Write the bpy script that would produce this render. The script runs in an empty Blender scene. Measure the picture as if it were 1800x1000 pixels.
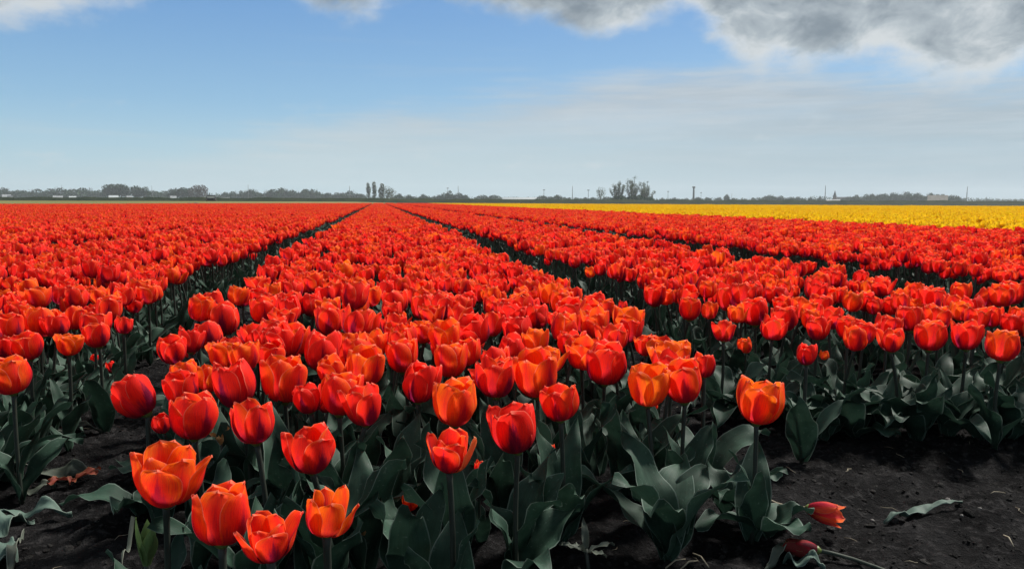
import bpy, math, random
import numpy as np
from mathutils import Vector, Matrix, noise as mnoise

random.seed(7); rng = np.random.default_rng(11)
R = math.radians
sc = bpy.context.scene
COL = sc.collection

# ------------------------------------------------------------------ camera
H = 0.58; F = 1300.0; YAW = R(10.25); PITCH = R(6.39); ROLL = R(0.2)
a0 = Vector((math.sin(YAW)*math.cos(PITCH), math.cos(YAW)*math.cos(PITCH), -math.sin(PITCH)))
r0 = Vector((math.cos(YAW), -math.sin(YAW), 0))
u0 = r0.cross(a0)
rc = r0*math.cos(ROLL) + u0*math.sin(ROLL)
uc = u0*math.cos(ROLL) - r0*math.sin(ROLL)
cam = bpy.data.cameras.new('camera'); camo = bpy.data.objects.new('camera', cam); COL.objects.link(camo)
cam.sensor_width = 36; cam.lens = F/1800*36; cam.clip_start = .02; cam.clip_end = 6000
m = Matrix((rc, uc, -a0)).transposed().to_4x4(); m.translation = (0, 0, H)
camo.matrix_world = m
sc.camera = camo
CP = Vector((0, 0, H))
def ray(px, py):
    return (a0 + rc*((px-900)/F) + uc*((500-py)/F))
def onz(px, py, z=0.0):          # where the line of sight meets height z
    d = ray(px, py); return CP + d*((z-H)/d.z)
def atd(px, py, D):              # at depth D
    return CP + ray(px, py)*D
def proj(p):
    v = Vector(p)-CP; d = v.dot(a0)
    return 900+F*v.dot(rc)/d, 500-F*v.dot(uc)/d, d

# ------------------------------------------------------------------ world and sun
EXPO = .54
SUN_EL, SUN_AZ = R(50), R(62)        # azimuth clockwise from +Y
world = bpy.data.worlds.new('World'); sc.world = world; world.use_nodes = True

class NB:
    def __init__(s, nt): s.nt = nt; s.n = nt.nodes; s.l = nt.links
    def new(s, t, **k):
        n = s.n.new(t)
        for a, v in k.items(): setattr(n, a, v)
        return n
    def set(s, sock, v):
        if hasattr(v, 'is_output') or isinstance(v, bpy.types.NodeSocket): s.l.new(v, sock)
        else: sock.default_value = v
    def math(s, op, a, b=0.0, c=None, clamp=False):
        n = s.new('ShaderNodeMath', operation=op, use_clamp=clamp)
        s.set(n.inputs[0], a); s.set(n.inputs[1], b)
        if c is not None: s.set(n.inputs[2], c)
        return n.outputs[0]
    def mix(s, f, a, b, blend='MIX'):
        n = s.new('ShaderNodeMix', data_type='RGBA', blend_type=blend)
        s.set(n.inputs[0], f)
        for i, v in ((6, a), (7, b)):
            if isinstance(v, tuple) and len(v) == 3: v = (*v, 1)
            s.set(n.inputs[i], v)
        return n.outputs[2]
    def smooth(s, x, a, b, lo=0.0, hi=1.0):
        n = s.new('ShaderNodeMapRange', interpolation_type='SMOOTHSTEP')
        s.set(n.inputs[0], x); s.set(n.inputs[1], a); s.set(n.inputs[2], b); s.set(n.inputs[3], lo); s.set(n.inputs[4], hi)
        return n.outputs[0]
    def noise(s, vec, scale, detail=4, rough=.5, dist=0.0, w=None):
        n = s.new('ShaderNodeTexNoise', noise_dimensions='3D')
        if vec is not None: s.l.new(vec, n.inputs['Vector'])
        n.inputs['Scale'].default_value = scale; n.inputs['Detail'].default_value = detail
        n.inputs['Roughness'].default_value = rough; n.inputs['Distortion'].default_value = dist
        return n.outputs[0]
    def vmul(s, v, k):
        n = s.new('ShaderNodeVectorMath', operation='MULTIPLY'); s.l.new(v, n.inputs[0]); n.inputs[1].default_value = k
        return n.outputs[0]
    def vadd(s, v, k):
        n = s.new('ShaderNodeVectorMath', operation='ADD'); s.l.new(v, n.inputs[0]); s.set(n.inputs[1], k)
        return n.outputs[0]
    def curve(s, x, pts):
        n = s.new('ShaderNodeFloatCurve'); c = n.mapping.curves[0]
        c.points[0].location = pts[0]; c.points[1].location = pts[-1]
        for p in pts[1:-1]: c.points.new(*p)
        for p in c.points: p.handle_type = 'AUTO_CLAMPED'
        n.mapping.update(); s.set(n.inputs[1], x); return n.outputs[0]

def lin(r, g, b):
    f = lambda c: (c/255/12.92) if c <= 10 else ((c/255+.055)/1.055)**2.4
    return (f(r), f(g), f(b))

def build_world():
    b = NB(world.node_tree); b.n.clear()
    out = b.new('ShaderNodeOutputWorld'); bg = b.new('ShaderNodeBackground'); b.l.new(bg.outputs[0], out.inputs[0])
    SKYK = 0.085
    sky = b.new('ShaderNodeTexSky', sky_type='NISHITA', sun_disc=False)
    sky.sun_elevation = SUN_EL; sky.sun_rotation = SUN_AZ
    sky.air_density = 1.0; sky.dust_density = .6; sky.ozone_density = 1.3
    bg.inputs[1].default_value = SKYK
    tc = b.new('ShaderNodeTexCoord'); d = tc.outputs['Generated']
    xyz = b.new('ShaderNodeSeparateXYZ'); b.l.new(d, xyz.inputs[0])
    x, y, z = xyz.outputs
    az = b.math('ARCTAN2', x, y)                       # radians from +Y, to the right
    el = b.math('ARCSINE', z)
    az01 = b.math('ADD', b.math('MULTIPLY', az, 1/(2*math.pi)), .5)
    def a01(px):                                       # azimuth (0..1) of a picture column, at cloud height
        v = ray(px, 60); return math.atan2(v.x, v.y)/(2*math.pi)+.5
    def elv(px, py): v = ray(px, py).normalized(); return math.asin(v.z)
    K = .6                                             # curve stores el/K
    k = 1/SKYK/2**EXPO
    C = lambda r, g, bb: tuple(c*k for c in lin(r, g, bb))
    # clear sky tamed towards the pale spring blue
    clear = b.mix(.72, sky.outputs[0], b.mix(b.smooth(el, .0, .30), C(150, 199, 226), C(94, 152, 213)))
    # thin veil of high cloud, thickest low and to the right
    warp = b.noise(b.vmul(d, (2.2, 2.2, 9)), 1.6, 5, .55)
    vpts = [(0, .05), (a01(-400), .16)] + [(a01(px), elv(px, py)/K) for px, py in ((-100, 310), (150, 285), (400, 235), (620, 200), (850, 165), (1000, 128), (1300, 108), (1800, 100))] + [(a01(2600), .36), (1, .1)]
    vedge = b.math('MULTIPLY', b.curve(az01, vpts), K)
    vd = b.math('SUBTRACT', vedge, el)
    vd = b.math('ADD', vd, b.math('MULTIPLY', b.math('SUBTRACT', warp, .5), .12))
    fib = b.noise(b.vadd(b.vmul(d, (2.5, 2.5, 30)), (0, 5, 1)), 2.0, 7, .62)
    vd = b.math('ADD', vd, b.math('MULTIPLY', b.math('SUBTRACT', fib, .5), .10))
    veil = b.smooth(vd, -.015, .055)
    streak = b.noise(b.vmul(d, (1.5, 1.5, 16)), 2.3, 6, .6)
    veil = b.math('MULTIPLY', veil, b.smooth(streak, .30, .65, .70, 1.0))
    wisp = b.math('MULTIPLY', b.smooth(b.noise(b.vadd(b.vmul(d, (1.1, 1.1, 22)), (3.1, 0, .4)), 2.0, 5, .6), .56, .8), .35)
    veil = b.math('MAXIMUM', veil, b.math('MULTIPLY', wisp, b.smooth(el, .30, .12)))
    vcol = b.mix(b.smooth(el, .0, .16), C(190, 209, 217), C(182, 194, 205))
    vcol = b.mix(b.smooth(az, R(10), R(45)), vcol, b.mix(b.smooth(el, 0, .14), C(170, 192, 204), C(170, 185, 197)))
    vcol = b.mix(b.math('MULTIPLY', b.smooth(fib, .38, .68), .5), vcol, C(205, 214, 220))
    s1 = b.mix(veil, clear, vcol)
    # low haze
    s1 = b.mix(b.smooth(el, .13, -.01, 0, .8), s1, b.mix(b.smooth(az, R(-5), R(42)), C(190, 213, 221), C(172, 193, 204)))
    # small soft cloud scraps low down
    sc_n = b.noise(b.vadd(b.vmul(d, (5, 5, 12)), (0, 2.2, 0)), 2.6, 5, .55)
    scr = b.math('MULTIPLY', b.smooth(sc_n, .58, .74), b.math('MULTIPLY', b.smooth(el, .02, .05), b.smooth(el, .14, .08)))
    s1 = b.mix(b.math('MULTIPLY', scr, .5), s1, C(204, 215, 220))
    # heavy cumulus above: lower edge follows the photograph, with ragged noise
    big = b.noise(b.vadd(b.vmul(d, (3.4, 3.4, 6.4)), (.9, .3, 1.7)), 2.1, 8, .58, .15)
    fine = b.noise(b.vmul(d, (6, 6, 11)), 3.4, 7, .6)
    cpts = [(0, .30), (a01(-500), .42)] + [(a01(px), elv(px, py)/K) for px, py in ((-80, 30), (100, 32), (200, 22), (290, 8), (360, -25), (470, -25), (530, 8), (600, 28), (690, 14), (740, -10), (775, 6), (860, 26), (960, 40), (1060, 66), (1120, 52), (1180, 28), (1230, 45), (1280, 88), (1400, 128), (1520, 118), (1620, 135), (1720, 150), (1800, 128))] + [(a01(2300), .34), (1, .30)]
    cedge = b.math('MULTIPLY', b.curve(az01, cpts), K)
    cd = b.math('SUBTRACT', el, cedge)
    cd = b.math('ADD', cd, b.math('MULTIPLY', b.math('SUBTRACT', big, .5), .065))
    cd = b.math('ADD', cd, b.math('MULTIPLY', b.math('SUBTRACT', fine, .5), .05))
    dens = b.smooth(cd, -.014, .026)
    depth = b.smooth(cd, -.015, .045)
    # gaps of blue higher up so that the cover stays broken, as in view
    gap = b.smooth(b.noise(b.vadd(b.vmul(d, (1.5, 1.5, 1.5)), (4, 1, 2)), 1.6, 5, .55), .60, .72)
    dens = b.math('MULTIPLY', dens, b.math('SUBTRACT', 1.0, b.math('MULTIPLY', gap, b.smooth(el, .32, .5, 0, .8))))
    lump = b.noise(b.vadd(b.vmul(d, (3.0, 3.0, 4.6)), (2.7, 6, .2)), 1.9, 7, .55, .4)
    puff = b.noise(b.vadd(b.vmul(d, (9, 9, 14)), (1.7, .2, 4.2)), 2.0, 6, .6, .35)
    sh = b.math('ADD', b.math('MULTIPLY', lump, .62), b.math('MULTIPLY', puff, .38))
    sh = b.math('ADD', sh, b.math('MULTIPLY', b.math('SUBTRACT', depth, .50), .15))
    cc = b.mix(b.smooth(sh, .42, .53), C(214, 219, 221), C(176, 186, 192))
    cc = b.mix(b.smooth(sh, .49, .64), cc, C(131, 143, 152))
    cc = b.mix(b.math('MULTIPLY', b.smooth(fine, .46, .70), .30), cc, C(190, 199, 204))
    s2 = b.mix(b.math('MULTIPLY', dens, .96), s1, cc)
    b.l.new(s2, bg.inputs[0])
build_world()

sun = bpy.data.lights.new('sun', 'SUN'); suno = bpy.data.objects.new('sun', sun); COL.objects.link(suno)
sun.energy = 5.0; sun.angle = R(11); sun.color = (1, .955, .89)
sd = Vector((math.sin(SUN_AZ)*math.cos(SUN_EL), math.cos(SUN_AZ)*math.cos(SUN_EL), math.sin(SUN_EL)))
suno.rotation_euler = sd.to_track_quat('Z', 'Y').to_euler()

vs = sc.view_settings; vs.view_transform = 'Standard'; vs.look = 'None'; vs.gamma = 1; vs.use_curve_mapping = False
vs.exposure = EXPO
sc.cycles.use_denoising = True
sc.cycles.max_bounces = 7; sc.cycles.diffuse_bounces = 3; sc.cycles.transmission_bounces = 4; sc.cycles.volume_bounces = 0
sc.cycles.transparent_max_bounces = 8

# ------------------------------------------------------------------ helpers
def tag(o, label=None, cat=None, group=None, kind=None):
    if label: o['label'] = label
    if cat: o['category'] = cat
    if group: o['group'] = group
    if kind: o['kind'] = kind
    return o
def link(name, me, parent=None, loc=None, rot=None, scale=None):
    o = bpy.data.objects.new(name, me); COL.objects.link(o)
    if parent: o.parent = parent
    if loc is not None: o.location = loc
    if rot is not None: o.rotation_euler = rot
    if scale is not None: o.scale = (scale,)*3 if isinstance(scale, (int, float)) else scale
    return o
class MB:
    """collects verts, faces, uv per vertex and one float value per vertex"""
    def __init__(s): s.v = []; s.f = []; s.uv = []; s.t = []; s.mi = []; s.i2 = []
    def add(s, V, Fs, UV=None, t=0.0, mi=0, inner=0.0):
        o = len(s.v); V = [tuple(p) for p in V]; s.v += V
        s.f += [tuple(i+o for i in f) for f in Fs]
        s.uv += (UV if UV is not None else [(0.5, 0.5)]*len(V)); s.t += [t]*len(V); s.i2 += [inner]*len(V)
        s.mi += [mi]*len(Fs)
        return s
    def tube(s, P, rads, n=6, t=0.0, mi=0, cap=True):
        P = [Vector(p) for p in P]; V = []; UV = []
        for i, p in enumerate(P):
            d = (P[min(i+1, len(P)-1)]-P[max(i-1, 0)]).normalized()
            a = d.orthogonal().normalized() if i == 0 else (pa - d*pa.dot(d)).normalized()
            pa = a; bb = d.cross(a)
            for k in range(n):
                th = 2*math.pi*k/n
                V.append(p+(a*math.cos(th)+bb*math.sin(th))*rads[i]); UV.append((k/n, i/(len(P)-1)))
        Fs = [(i*n+k, i*n+(k+1) % n, (i+1)*n+(k+1) % n, (i+1)*n+k) for i in range(len(P)-1) for k in range(n)]
        if cap: Fs += [tuple(range(n))[::-1], tuple((len(P)-1)*n+k for k in range(n))]
        return s.add(V, Fs, UV, t, mi)
    def box(s, x0, x1, y0, y1, z0, z1, mi=0):
        V = [(x, y, z) for x in (x0, x1) for y in (y0, y1) for z in (z0, z1)]
        return s.add(V, [(0, 1, 3, 2), (4, 6, 7, 5), (0, 4, 5, 1), (2, 3, 7, 6), (0, 2, 6, 4), (1, 5, 7, 3)], mi=mi)
    def mesh(s, name, mats, smooth=True):
        me = bpy.data.meshes.new(name); me.from_pydata(s.v, [], s.f)
        for mm in mats: me.materials.append(mm)
        if smooth: me.polygons.foreach_set('use_smooth', [True]*len(s.f))
        me.polygons.foreach_set('material_index', s.mi)
        uvl = me.uv_layers.new(name='UVMap'); idx = np.zeros(len(me.loops), dtype=np.int32); me.loops.foreach_get('vertex_index', idx)
        uvl.data.foreach_set('uv', np.array(s.uv, dtype=np.float32)[idx].ravel())
        for nm, arr in (('ptint', s.t), ('inner', s.i2)):
            at = me.attributes.new(nm, 'FLOAT', 'POINT'); at.data.foreach_set('value', arr)
        me.update(); return me

# ------------------------------------------------------------------ materials
def new_mat(name):
    mt = bpy.data.materials.new(name); mt.use_nodes = True; b = NB(mt.node_tree); b.n.clear()
    out = b.new('ShaderNodeOutputMaterial'); return mt, b, out
def principled(b, col, rough=.6, spec=.3, bump=None, bstr=.3, bdist=.01, normal=None):
    p = b.new('ShaderNodeBsdfPrincipled')
    b.set(p.inputs['Base Color'], (*col, 1) if isinstance(col, tuple) and len(col) == 3 else col)
    b.set(p.inputs['Roughness'], rough); b.set(p.inputs['Specular IOR Level'], spec)
    if bump is not None:
        bn = b.new('ShaderNodeBump'); bn.inputs['Strength'].default_value = bstr; bn.inputs['Distance'].default_value = bdist
        b.l.new(bump, bn.inputs['Height']); b.l.new(bn.outputs[0], p.inputs['Normal'])
    return p
def tints(b):
    g = b.new('ShaderNodeAttribute', attribute_type='GEOMETRY', attribute_name='ptint').outputs['Fac']
    i = b.new('ShaderNodeAttribute', attribute_type='INSTANCER', attribute_name='tint').outputs['Fac']
    return b.math('ADD', g, i)

def petal_mat(name, red, orange, purple, rim, yellow, flame=1.0):
    mt, b, out = new_mat(name)
    uv = b.new('ShaderNodeUVMap', uv_map='UVMap').outputs[0]
    s = b.new('ShaderNodeSeparateXYZ'); b.l.new(uv, s.inputs[0]); u, v = s.outputs[0], s.outputs[1]
    t = tints(b)
    inner = b.new('ShaderNodeAttribute', attribute_type='GEOMETRY', attribute_name='inner').outputs['Fac']
    cu = b.math('MULTIPLY', b.math('ABSOLUTE', b.math('SUBTRACT', u, .5)), 2.0)
    comb = b.new('ShaderNodeCombineXYZ'); b.l.new(b.math('MULTIPLY', u, 9.0), comb.inputs[0]); b.l.new(b.math('MULTIPLY', v, 1.6), comb.inputs[1]); b.l.new(b.math('MULTIPLY', t, 37.0), comb.inputs[2])
    st = b.noise(comb.outputs[0], 2.2, 4, .6)
    comb2 = b.new('ShaderNodeCombineXYZ'); b.l.new(u, comb2.inputs[0]); b.l.new(v, comb2.inputs[1]); b.l.new(b.math('MULTIPLY', t, 11.0), comb2.inputs[2])
    soft = b.noise(comb2.outputs[0], 2.5, 3, .5)
    # orange grows to the margins and tips, and with the flower's own tint
    of = b.math('ADD', b.math('MULTIPLY', cu, .55), b.math('MULTIPLY', v, .25))
    of = b.math('ADD', of, b.math('MULTIPLY', b.math('SUBTRACT', t, .5), 1.1))
    of = b.math('ADD', of, b.math('MULTIPLY', b.math('SUBTRACT', soft, .5), .8))
    of = b.math('ADD', of, b.math('MULTIPLY', inner, .12))
    col = b.mix(b.smooth(of, .31, 1.2), red, orange)
    ys_ = b.math('MULTIPLY', b.smooth(st, .50, .66), b.math('MULTIPLY', b.smooth(t, .5, .95), b.smooth(cu, .15, .6)))
    col = b.mix(b.math('MULTIPLY', ys_, .55), col, tuple(min(1, a*q) for a, q in zip(orange, (1, 2.1, 1.5))))
    # purple flame up the midrib from the base
    fw = b.math('SUBTRACT', b.math('MULTIPLY', b.math('SUBTRACT', 1.0, v), 1.05), b.math('MULTIPLY', cu, 1.3))
    fw = b.math('ADD', fw, b.math('MULTIPLY', b.math('SUBTRACT', st, .5), .75))
    fl = b.math('MULTIPLY', b.smooth(fw, .0, .50), b.math('SUBTRACT', 1.0, b.math('MULTIPLY', inner, .6)))
    foot = b.math('MULTIPLY', b.smooth(b.math('ADD', v, b.math('MULTIPLY', b.math('SUBTRACT', st, .5), .5)), .58, .08), .85)
    fl = b.math('MAXIMUM', fl, foot)
    fl = b.math('MULTIPLY', fl, b.smooth(t, 1.1, .15, .40, 1.0))
    fl = b.math('MULTIPLY', fl, flame)
    col = b.mix(b.smooth(fl, .0, .6, 0, .75), col, (.52, .010, .035))
    col = b.mix(b.smooth(fl, .38, 1.0, 0, .95), col, purple)
    # yellow foot of some petals
    yf = b.math('MULTIPLY', b.smooth(b.math('ADD', v, b.math('MULTIPLY', st, .12)), .16, .06), b.smooth(soft, .45, .6))
    col = b.mix(b.math('MULTIPLY', yf, .55), col, yellow)
    # thin pale margin
    ve = b.smooth(v, .95, .995); ue = b.smooth(cu, .93, .99)
    em = b.math('MAXIMUM', ve, b.math('MULTIPLY', ue, b.smooth(v, .3, .6)))
    col = b.mix(b.math('MULTIPLY', em, .70), col, rim)
    # fine veins and speckle
    vein = b.new('ShaderNodeCombineXYZ'); b.l.new(b.math('MULTIPLY', u, 60.0), vein.inputs[0]); b.l.new(b.math('MULTIPLY', v, 4.0), vein.inputs[1])
    vn = b.noise(vein.outputs[0], 1.0, 2, .5)
    col = b.mix(b.math('MULTIPLY', b.smooth(vn, .42, .72), .26), col, purple)
    gr = b.noise(uv, 95, 2, .7)
    col = b.mix(b.smooth(gr, .54, .74, 0, .26), col, rim)
    p = principled(b, col, .60, .10, b.math('ADD', vn, gr), .40, .0008)
    p.inputs['Sheen Weight'].default_value = .05; p.inputs['Sheen Roughness'].default_value = .45
    p.inputs['Sheen Tint'].default_value = (*rim, 1)
    tr = b.new('ShaderNodeBsdfTranslucent'); b.l.new(col, tr.inputs[0])
    mx = b.new('ShaderNodeMixShader'); mx.inputs[0].default_value = .50
    b.l.new(p.outputs[0], mx.inputs[1]); b.l.new(tr.outputs[0], mx.inputs[2]); b.l.new(mx.outputs[0], out.inputs[0])
    return mt
M = {}
M['petal'] = petal_mat('petal_red', (.94, .026, .013), (1.0, .165, .006), (.17, .003, .042), (1.0, .30, .20), (.9, .42, .03))
M['petal_yellow'] = petal_mat('petal_yellow', (.90, .56, .006), (.95, .68, .010), (.62, .30, .01), (.95, .70, .10), (.8, .6, .05), .25)
M['petal_pale'] = petal_mat('petal_pale', (.95, .20, .05), (1.0, .42, .14), (.8, .2, .06), (1.0, .6, .35), (.95, .5, .2), .3)
M['petal_wilted'] = petal_mat('petal_wilted', (.22, .03, .03), (.30, .12, .04), (.12, .015, .03), (.4, .28, .12), (.4, .32, .1))
M['petal_faded'] = petal_mat('petal_faded', (.72, .05, .07), (.85, .16, .04), (.25, .02, .07), (.6, .25, .2), (.5, .3, .1))

def leaf_mat(name, c1, c2, rim, trans=.22):
    mt, b, out = new_mat(name)
    uv = b.new('ShaderNodeUVMap', uv_map='UVMap').outputs[0]
    s = b.new('ShaderNodeSeparateXYZ'); b.l.new(uv, s.inputs[0]); u, v = s.outputs[0], s.outputs[1]
    tc = b.new('ShaderNodeTexCoord').outputs['Object']
    t = tints(b)
    cu = b.math('MULTIPLY', b.math('ABSOLUTE', b.math('SUBTRACT', u, .5)), 2.0)
    n = b.noise(tc, 28, 4, .6)
    c = b.mix(b.smooth(b.math('ADD', n, b.math('MULTIPLY', b.math('SUBTRACT', t, .5), .3)), .3, .7), c1, c2)
    comb = b.new('ShaderNodeCombineXYZ'); b.l.new(b.math('MULTIPLY', u, 34.0), comb.inputs[0]); b.l.new(b.math('MULTIPLY', v, 2.5), comb.inputs[1])
    vein = b.noise(comb.outputs[0], 1.0, 3, .55)
    c = b.mix(b.math('MULTIPLY', b.smooth(vein, .4, .7), .30), c, tuple(x*.6 for x in c1))
    c = b.mix(b.math('MULTIPLY', b.smooth(cu, .92, .985), .55), c, rim)
    sp = b.smooth(b.noise(tc, 160, 3, .6), .62, .72)
    c = b.mix(b.math('MULTIPLY', sp, .22), c, rim)
    p = principled(b, c, b.math('ADD', .52, b.math('MULTIPLY', n, .25)), .22, vein, .30, .0012)
    tr = b.new('ShaderNodeBsdfTranslucent'); b.l.new(c, tr.inputs[0])
    mx = b.new('ShaderNodeMixShader'); mx.inputs[0].default_value = trans
    b.l.new(p.outputs[0], mx.inputs[1]); b.l.new(tr.outputs[0], mx.inputs[2]); b.l.new(mx.outputs[0], out.inputs[0])
    return mt
M['leaf'] = leaf_mat('tulip_leaf', (.014, .036, .023), (.030, .066, .044), (.20, .26, .22), .14)
M['leaf_dry'] = leaf_mat('withered_leaf', (.045, .055, .043), (.085, .10, .08), (.22, .23, .19), .1)
M['leaf_pale'] = leaf_mat('grey_leaf', (.055, .09, .072), (.095, .145, .12), (.25, .3, .26), .15)
M['bud'] = leaf_mat('green_bud', (.10, .17, .055), (.17, .26, .09), (.36, .44, .2), .25)
M['dry_petal'] = leaf_mat('dried_petal', (.16, .028, .02), (.30, .07, .035), (.5, .3, .12), .2)
M['straw'] = leaf_mat('dry_straw', (.20, .17, .12), (.34, .30, .22), (.4, .36, .28), .1)
M['cream'] = leaf_mat('faded_cream_petal', (.45, .22, .07), (.62, .34, .14), (.7, .5, .28), .3)

mt, b, out = new_mat('tulip_stem'); M['stem'] = mt
n = b.noise(b.new('ShaderNodeTexCoord').outputs['Object'], 40, 3)
b.l.new(principled(b, b.mix(n, (.014, .020, .016), (.032, .038, .030)), .5, .3).outputs[0], out.inputs[0])
mt, b, out = new_mat('pistil'); M['pistil'] = mt
b.l.new(principled(b, (.10, .13, .03), .5, .3).outputs[0], out.inputs[0])

mt, b, out = new_mat('peat_soil'); M['soil'] = mt
tc = b.new('ShaderNodeTexCoord').outputs['Object']
n1 = b.noise(tc, 6, 6, .6); n2 = b.noise(tc, 55, 8, .65); n3 = b.noise(tc, 260, 4, .6)
c = b.mix(b.smooth(n1, .35, .68), (.0048, .0047, .005), (.0185, .0180, .0186))
c = b.mix(b.math('MULTIPLY', b.smooth(n2, .50, .68), .8), c, (.040, .0385, .039))
c = b.mix(b.math('MULTIPLY', b.smooth(n3, .68, .76), .5), c, (.13, .12, .11))
hgt = b.math('ADD', b.math('MULTIPLY', n2, .7), b.math('MULTIPLY', n3, .3))
b.l.new(principled(b, c, .95, .03, hgt, 1.0, .022).outputs[0], out.inputs[0])

mt, b, out = new_mat('farmland'); M['farmland'] = mt
tc = b.new('ShaderNodeTexCoord').outputs['Object']
n1 = b.noise(b.vmul(tc, (.01, .03, 1)), 1.5, 5, .6); n2 = b.noise(tc, 1.2, 6, .65)
c = b.mix(b.smooth(n1, .4, .6), (.13, .125, .040), (.22, .19, .075))
c = b.mix(b.math('MULTIPLY', n2, .6), c, (.07, .085, .03))
b.l.new(principled(b, c, .9, .1, n2, .6, .2).outputs[0], out.inputs[0])
mt, b, out = new_mat('dike_grass'); M['dike'] = mt
tc = b.new('ShaderNodeTexCoord').outputs['Object']
n1 = b.noise(tc, .25, 6, .65); n2 = b.noise(tc, 2.5, 5, .65)
c = b.mix(b.smooth(n1, .35, .65), (.010, .019, .009), (.024, .032, .014))
c = b.mix(b.math('MULTIPLY', b.smooth(n2, .5, .7), .4), c, (.038, .040, .022))
b.l.new(principled(b, c, .9, .1, n2, .8, .3).outputs[0], out.inputs[0])

def simple(name, c1, c2, scale=3, rough=.7, spec=.2):
    mt, b, out = new_mat(name)
    tc = b.new('ShaderNodeTexCoord').outputs['Object']; n = b.noise(tc, scale, 5, .6)
    b.l.new(principled(b, b.mix(b.smooth(n, .3, .7), c1, c2), rough, spec).outputs[0], out.inputs[0]); return mt
M['bark'] = simple('bark', (.05, .042, .035), (.09, .08, .065), 6)
def foliage(name, c1, c2):
    mt, b, out = new_mat(name)
    t = tints(b); c = b.mix(t, c1, c2); p = principled(b, c, .7, .15)
    tr = b.new('ShaderNodeBsdfTranslucent'); b.l.new(c, tr.inputs[0]); mx = b.new('ShaderNodeMixShader'); mx.inputs[0].default_value = .3
    b.l.new(p.outputs[0], mx.inputs[1]); b.l.new(tr.outputs[0], mx.inputs[2]); b.l.new(mx.outputs[0], out.inputs[0]); return mt
M['foliage'] = foliage('tree_leaves', (.010, .030, .012), (.034, .074, .027))
M['foliage_pale'] = foliage('spring_leaves', (.055, .078, .040), (.13, .155, .09))
M['foliage_brown'] = foliage('brown_leaves', (.05, .040, .034), (.10, .082, .068))
M['metal'] = simple('mast_metal', (.10, .11, .12), (.16, .17, .18), 2, .5, .4)
M['white'] = simple('white_roof', (.16, .17, .175), (.26, .275, .28), .4)
M['brick'] = simple('farm_wall', (.16, .10, .08), (.24, .17, .13), 1)
M['glasshouse'] = simple('greenhouse_roof', (.28, .31, .32), (.40, .42, .42), .1, .35, .5)
M['tanroof'] = simple('tan_roof', (.13, .11, .085), (.19, .165, .13), .5)
M['darkpaint'] = simple('dark_paint', (.015, .016, .018), (.03, .03, .033), 2, .4, .5)
M['tyre'] = simple('tyre_rubber', (.012, .012, .012), (.02, .02, .02), 5, .85)
M['glass'] = simple('car_glass', (.45, .48, .50), (.6, .62, .62), 1, .15, .6)
M['stone'] = simple('pale_pebble', (.10, .095, .09), (.18, .17, .16), 60)
M['slate'] = simple('slate', (.045, .05, .055), (.07, .075, .08), 2)

# ------------------------------------------------------------------ tulip geometry
def petal(mb, phi0, Rr, Hh, W, close, flare, tilt, inner, nu=6, nv=9, seed=0, point=.25, mi=0, t=0.0, ripple=1.0):
    rnd = random.Random(seed); V = []; UV = []
    tw = rnd.uniform(-.10, .10); ph = rnd.uniform(0, 6.28); ph2 = rnd.uniform(0, 6.28); asym = rnd.uniform(-.12, .12)
    ct, stt = math.cos(tilt), math.sin(tilt)
    for j in range(nv+1):
        v = j/nv
        vv = 1-(1-v)**1.15
        r = Rr*((1-(1-vv)**2.9)**.52)
        r *= 1 - close*max(0, (vv-.45)/.55)**2
        r += flare*Rr*max(0, (vv-.62)/.38)**2
        z = Hh*(vv**1.12)
        if v > .55: w = W*math.sqrt(max(0, 1-((v-.55)/.45)**(2.35-point*1.6)))
        else: w = W*(.30+.70*math.sin(math.pi/2*v/.55))
        w *= 1+.035*math.sin(ph2+v*17)*v
        for i in range(nu+1):
            u = -1+2*i/nu
            x = u*w*(1+asym*u)
            ang = max(-1.25, min(1.25, x/max(r, .35*Rr)))
            cup = .10*Rr*(u*u)*(.4+v)                    # edges curl in a little
            rr = r - cup*(0 if inner else .6)
            rr += ripple*.06*Rr*math.sin(ph+u*3.4+v*4.2)*v + ripple*.05*Rr*math.sin(ph2+v*11)*abs(u)*v
            rr += .05*Rr*math.exp(-(u*3)**2)*math.sin(math.pi*v)    # midrib ridge
            zz = z + ripple*.03*Hh*math.sin(ph+u*5)*v*v
            px, py = rr*math.cos(ang)-0, rr*math.sin(ang)
            # tilt outward about the base
            X = px*ct + zz*stt; Z = -px*stt*.55 + zz*ct
            a = phi0+tw*v
            V.append((X*math.cos(a)-py*math.sin(a), X*math.sin(a)+py*math.cos(a), Z)); UV.append((i/nu, v))
    Fs = [(j*(nu+1)+i, j*(nu+1)+i+1, (j+1)*(nu+1)+i+1, (j+1)*(nu+1)+i) for j in range(nv) for i in range(nu)]
    mb.add(V, Fs, UV, t, mi, 1.0 if inner else 0.0)

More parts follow.
